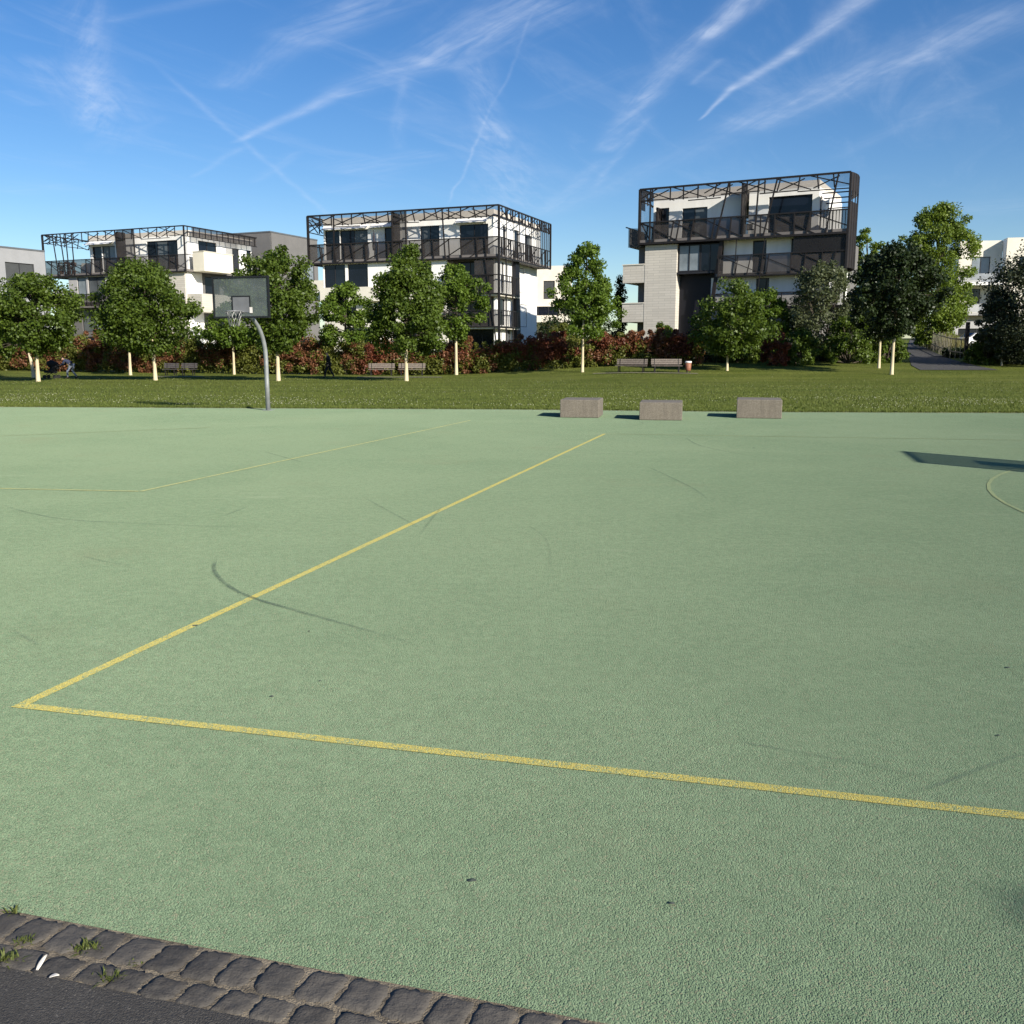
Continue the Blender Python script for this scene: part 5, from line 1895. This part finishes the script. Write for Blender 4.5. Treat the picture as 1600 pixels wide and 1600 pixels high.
bench(254, 277, 586.5, 'dark park bench left of its pair, in the shade behind the dome shaped maple', WOODD)
bench(281, 306, 586.5, 'dark park bench right of its pair, in the shade behind the dome shaped maple', WOODD)
bench(575, 616, 587, 'grey brown park bench left of the tall pointed maple trunk', WOODG)
bench(622, 664, 587, 'grey brown park bench behind the tall pointed maple trunk', WOODG)
bench(961, 1009, 582.5, 'grey brown park bench left of its pair near the litter bin', WOODG)
bench(1018, 1066, 582.5, 'grey brown park bench right beside the litter bin', WOODG)
bp_ = b(1075, 582.5)
bn = empty('litter_bin', bp_)
tag(bn, 'orange brown litter bin with white bag rim beside the right benches', 'litter bin')
ob = mat('orange_bin', (.25, .105, .06), .6, .15, 6)
MB().tube([(0, 0, .12), (0, 0, .2), (0, 0, .66)], [.14, .18, .21], 16).build('body', ob, bn, True)
MB().tube([(0, 0, .64), (0, 0, .76)], [.22, .215], 16).build('bag_rim', mat('white_bag', (.72, .70, .68), .6), bn, True)
lg = MB()
for a in range(3):
    lg.bar((.13 * math.cos(a * 2.1), .13 * math.sin(a * 2.1), -.05), (.13 * math.cos(a * 2.1), .13 * math.sin(a * 2.1), .16), .04)
lg.build('legs', STEEL, bn)


# ------------------------------------------------------------------ people
SKIN = mat('skin', (.45, .28, .20), .6, .05, 6)
DARK = mat('dark_clothes', (.012, .012, .015), .85, .2, 8)
BLUE = mat('blue_jacket', (.022, .030, .065), .85, .2, 8)
JEANS = mat('pale_jeans', (.16, .19, .24), .85, .2, 8)
HAIR = mat('dark_hair', (.02, .015, .012), .7, .2, 20)


def skinned(name, verts, edges, radii, m, parent, sub=2):
    me = bpy.data.meshes.new(name)
    me.from_pydata(verts, edges, [])
    me.materials.append(m)
    o = link(name, me, parent)
    md = o.modifiers.new('skin', 'SKIN')
    md.use_smooth_shade = True
    for i, v in enumerate(me.skin_vertices[0].data):
        rr_ = radii[i]
        v.radius = rr_ if isinstance(rr_, tuple) else (rr_, rr_)
        v.use_root = (i == 0)
    sb = o.modifiers.new('sub', 'SUBSURF'); sb.levels = sb.render_levels = sub
    return o


def person(loc, rz, label, J, top_m, leg_m, extra_top=1.0):
    """J: joint positions in metres, x forward, y left, z up"""
    r = empty('person', loc, rz)
    tag(r, label, 'person')
    V, E, Rd, ix = [], [], [], {}

    def add(n, p, rad, par=None):
        ix[n] = len(V); V.append(tuple(p)); Rd.append(rad)
        if par: E.append((ix[par], ix[n]))
    add('pelvis', J['pelvis'], (.13, .15))
    add('waist', J['waist'], (.11, .135), 'pelvis'); add('chest', J['chest'], (.125, .165), 'waist')
    add('neck', J['neck'], .055, 'chest'); add('head0', J['head0'], .075, 'neck'); add('head1', J['head1'], .085, 'head0')
    fwd = Vector(J.get('face', (1, 0, 0)))
    add('nose', Vector(J['head0']).lerp(Vector(J['head1']), .35) + fwd * .10, .018, 'head0')
    for s_ in ('l', 'r'):
        add('sh' + s_, J['sh' + s_], .058, 'chest'); add('el' + s_, J['el' + s_], .042, 'sh' + s_); add('wr' + s_, J['wr' + s_], .028, 'el' + s_)
        fd = (Vector(J['wr' + s_]) - Vector(J['el' + s_])).normalized()
        add('ha' + s_, Vector(J['wr' + s_]) + fd * .07, (.036, .018), 'wr' + s_)
        for k in range(5):
            off = Vector((.022 * (k - 2), .006 * (k - 2), 0))
            ln = (.055, .08, .088, .082, .066)[k]
            st_ = Vector(J['wr' + s_]) + fd * (.03 if k == 0 else .08) + off
            add('f%s%d' % (s_, k), st_ + fd * ln * .8 + off * (1.4 if k == 0 else .3), .008, 'ha' + s_)
        add('hip' + s_, J['hip' + s_], .088, 'pelvis'); add('kn' + s_, J['kn' + s_], .058, 'hip' + s_); add('an' + s_, J['an' + s_], .038, 'kn' + s_)
        add('to' + s_, J['to' + s_], (.04, .03), 'an' + s_)
    skinned('body', V, E, Rd, SKIN, r)
    # jacket with sleeves, trousers, shoes, hair
    jv, je, jr = [], [], []
    def g(n, rad, par=None):
        jv.append(tuple(J[n])); jr.append(rad)
        if par is not None: je.append((par, len(jv) - 1))
        return len(jv) - 1
    a = g('pelvis', (.155, .175)); c = g('waist', (.145, .165), a); d = g('chest', (.155, .185), c)
    nk = g('neck', .075, d)
    for s_ in ('l', 'r'):
        q_ = g('sh' + s_, .078, d); q_ = g('el' + s_, .06, q_); g('wr' + s_, .046, q_)
    skinned('jacket', jv, je, jr, top_m, r)
    jv, je, jr = [], [], []
    a = g('pelvis', (.145, .165))
    for s_ in ('l', 'r'):
        q_ = g('hip' + s_, .105, a); q_ = g('kn' + s_, .075, q_); g('an' + s_, .06, q_)
    skinned('trousers', jv, je, jr, leg_m, r)
    for s_ in ('l', 'r'):
        an, to = Vector(J['an' + s_]), Vector(J['to' + s_])
        skinned('shoe', [tuple(an - Vector((.03, 0, .035))), tuple((an + to) / 2 - Vector((0, 0, .015))), tuple(to)], [(0, 1), (1, 2)], [.05, .05, .042], DARK, r)
    h0, h1 = Vector(J['head0']), Vector(J['head1'])
    skinned('hair', [tuple(h0.lerp(h1, .55) - fwd * .04), tuple(h1 - fwd * .02 + (h1 - h0) * .25)], [(0, 1)], [.098, .085], HAIR, r)
    return r


pw = b(514, 590.5)
person(pw, R(178), 'person in dark clothes striding along the lawn left of a small maple',
       dict(pelvis=(0, 0, .93), waist=(.01, 0, 1.10), chest=(.03, 0, 1.32), neck=(.05, 0, 1.48), head0=(.07, 0, 1.58), head1=(.08, 0, 1.68),
            shl=(.02, .19, 1.40), ell=(-.14, .24, 1.14), wrl=(-.04, .22, .92), shr=(.02, -.19, 1.40), elr=(.02, -.25, 1.12), wrr=(.20, -.2, .98),
            hipl=(0, .10, .88), knl=(.17, .10, .49), anl=(.26, .10, .09), tol=(.42, .10, .06),
            hipr=(0, -.10, .88), knr=(-.10, -.10, .48), anr=(-.33, -.10, .12), tor=(-.20, -.10, .045)), DARK, DARK)
pb = b(110, 591.5)
person(pb, R(182), 'person in dark blue jacket and pale jeans bending forward over a dark pushchair',
       dict(pelvis=(-.15, 0, .90), waist=(0, 0, 1.05), chest=(.18, 0, 1.17), neck=(.32, 0, 1.25), head0=(.40, 0, 1.27), head1=(.48, 0, 1.33), face=(.8, 0, -.6),
            shl=(.24, .19, 1.17), ell=(.36, .22, .93), wrl=(.56, .15, .86), shr=(.24, -.19, 1.17), elr=(.36, -.22, .93), wrr=(.56, -.15, .86),
            hipl=(-.12, .10, .85), knl=(.12, .11, .48), anl=(.12, .11, .09), tol=(.30, .11, .045),
            hipr=(-.15, -.10, .85), knr=(-.12, -.11, .48), anr=(-.40, -.11, .12), tor=(-.24, -.11, .045)), BLUE, JEANS)


def pushchair(loc, rz):
    r = empty('pushchair', loc, rz)
    tag(r, 'dark pushchair in front of the bending person', 'pushchair')
    cl = mat('black_canvas', (.012, .012, .014), .9, .2, 8)
    MB().prism([(-.30, .35), (.38, .38), (.42, .50), (.05, .52), (-.12, .80), (-.34, .82)], -.22, .22).build('seat', cl, r, bevel=.03)
    MB().tube([(-.42, 0, .60), (-.30, 0, .88), (-.02, 0, .98), (.16, 0, .88)], [.16, .24, .25, .2], 12).build('hood', cl, r, True)
    fr = MB()
    for s_ in (-.24, .24):
        fr.bar((-.66, s_, .88), (.34, s_, .18), .03); fr.bar((-.34, s_, .14), (.1, s_, .5), .03)
    fr.bar((-.66, -.24, .88), (-.66, .24, .88), .04)
    fr.build('frame', STEEL, r)
    for (x_, y_) in ((.34, -.27), (.34, .27), (-.34, -.27), (-.34, .27)):
        MB().tube([(x_, y_ - .025, .125), (x_, y_ + .025, .125)], .125, 14).build('wheel', mat('tyre', (.02, .02, .02), .8), r)


pp_ = pb + Vector((-1.2, -.05, 0))
pushchair((pp_.x, pp_.y, gnd(pp_.x, pp_.y)), R(180))

# tree outside the picture on the right; the tip of its shadow reaches the near right corner
tip = at_z(1960, 1560)
hC = 6.5
cc = tip + Vector((math.cos(SUN_AZ), math.sin(SUN_AZ), 0)) * hC / math.tan(SUN_EL)
ot = empty('tree', (cc.x, cc.y, 0))
tag(ot, 'tree beyond the right edge whose shadow touches the near corner', 'tree')
MB().tube([(0, 0, -.1), (0, 0, 3), (.05, 0, 6)], [.16, .12, .07], 10).build('trunk', BARK, ot, True)
rg = np.random.default_rng(99)
C, Rr = crown_clumps(rg, 6.15, 6.75, .36, 16, 'oval')
leaf_cloud('crown', C, np.array(Rr) * 2.2, 9, .12, MAPLE, ot, 98)

print('objects', len(bpy.data.objects))
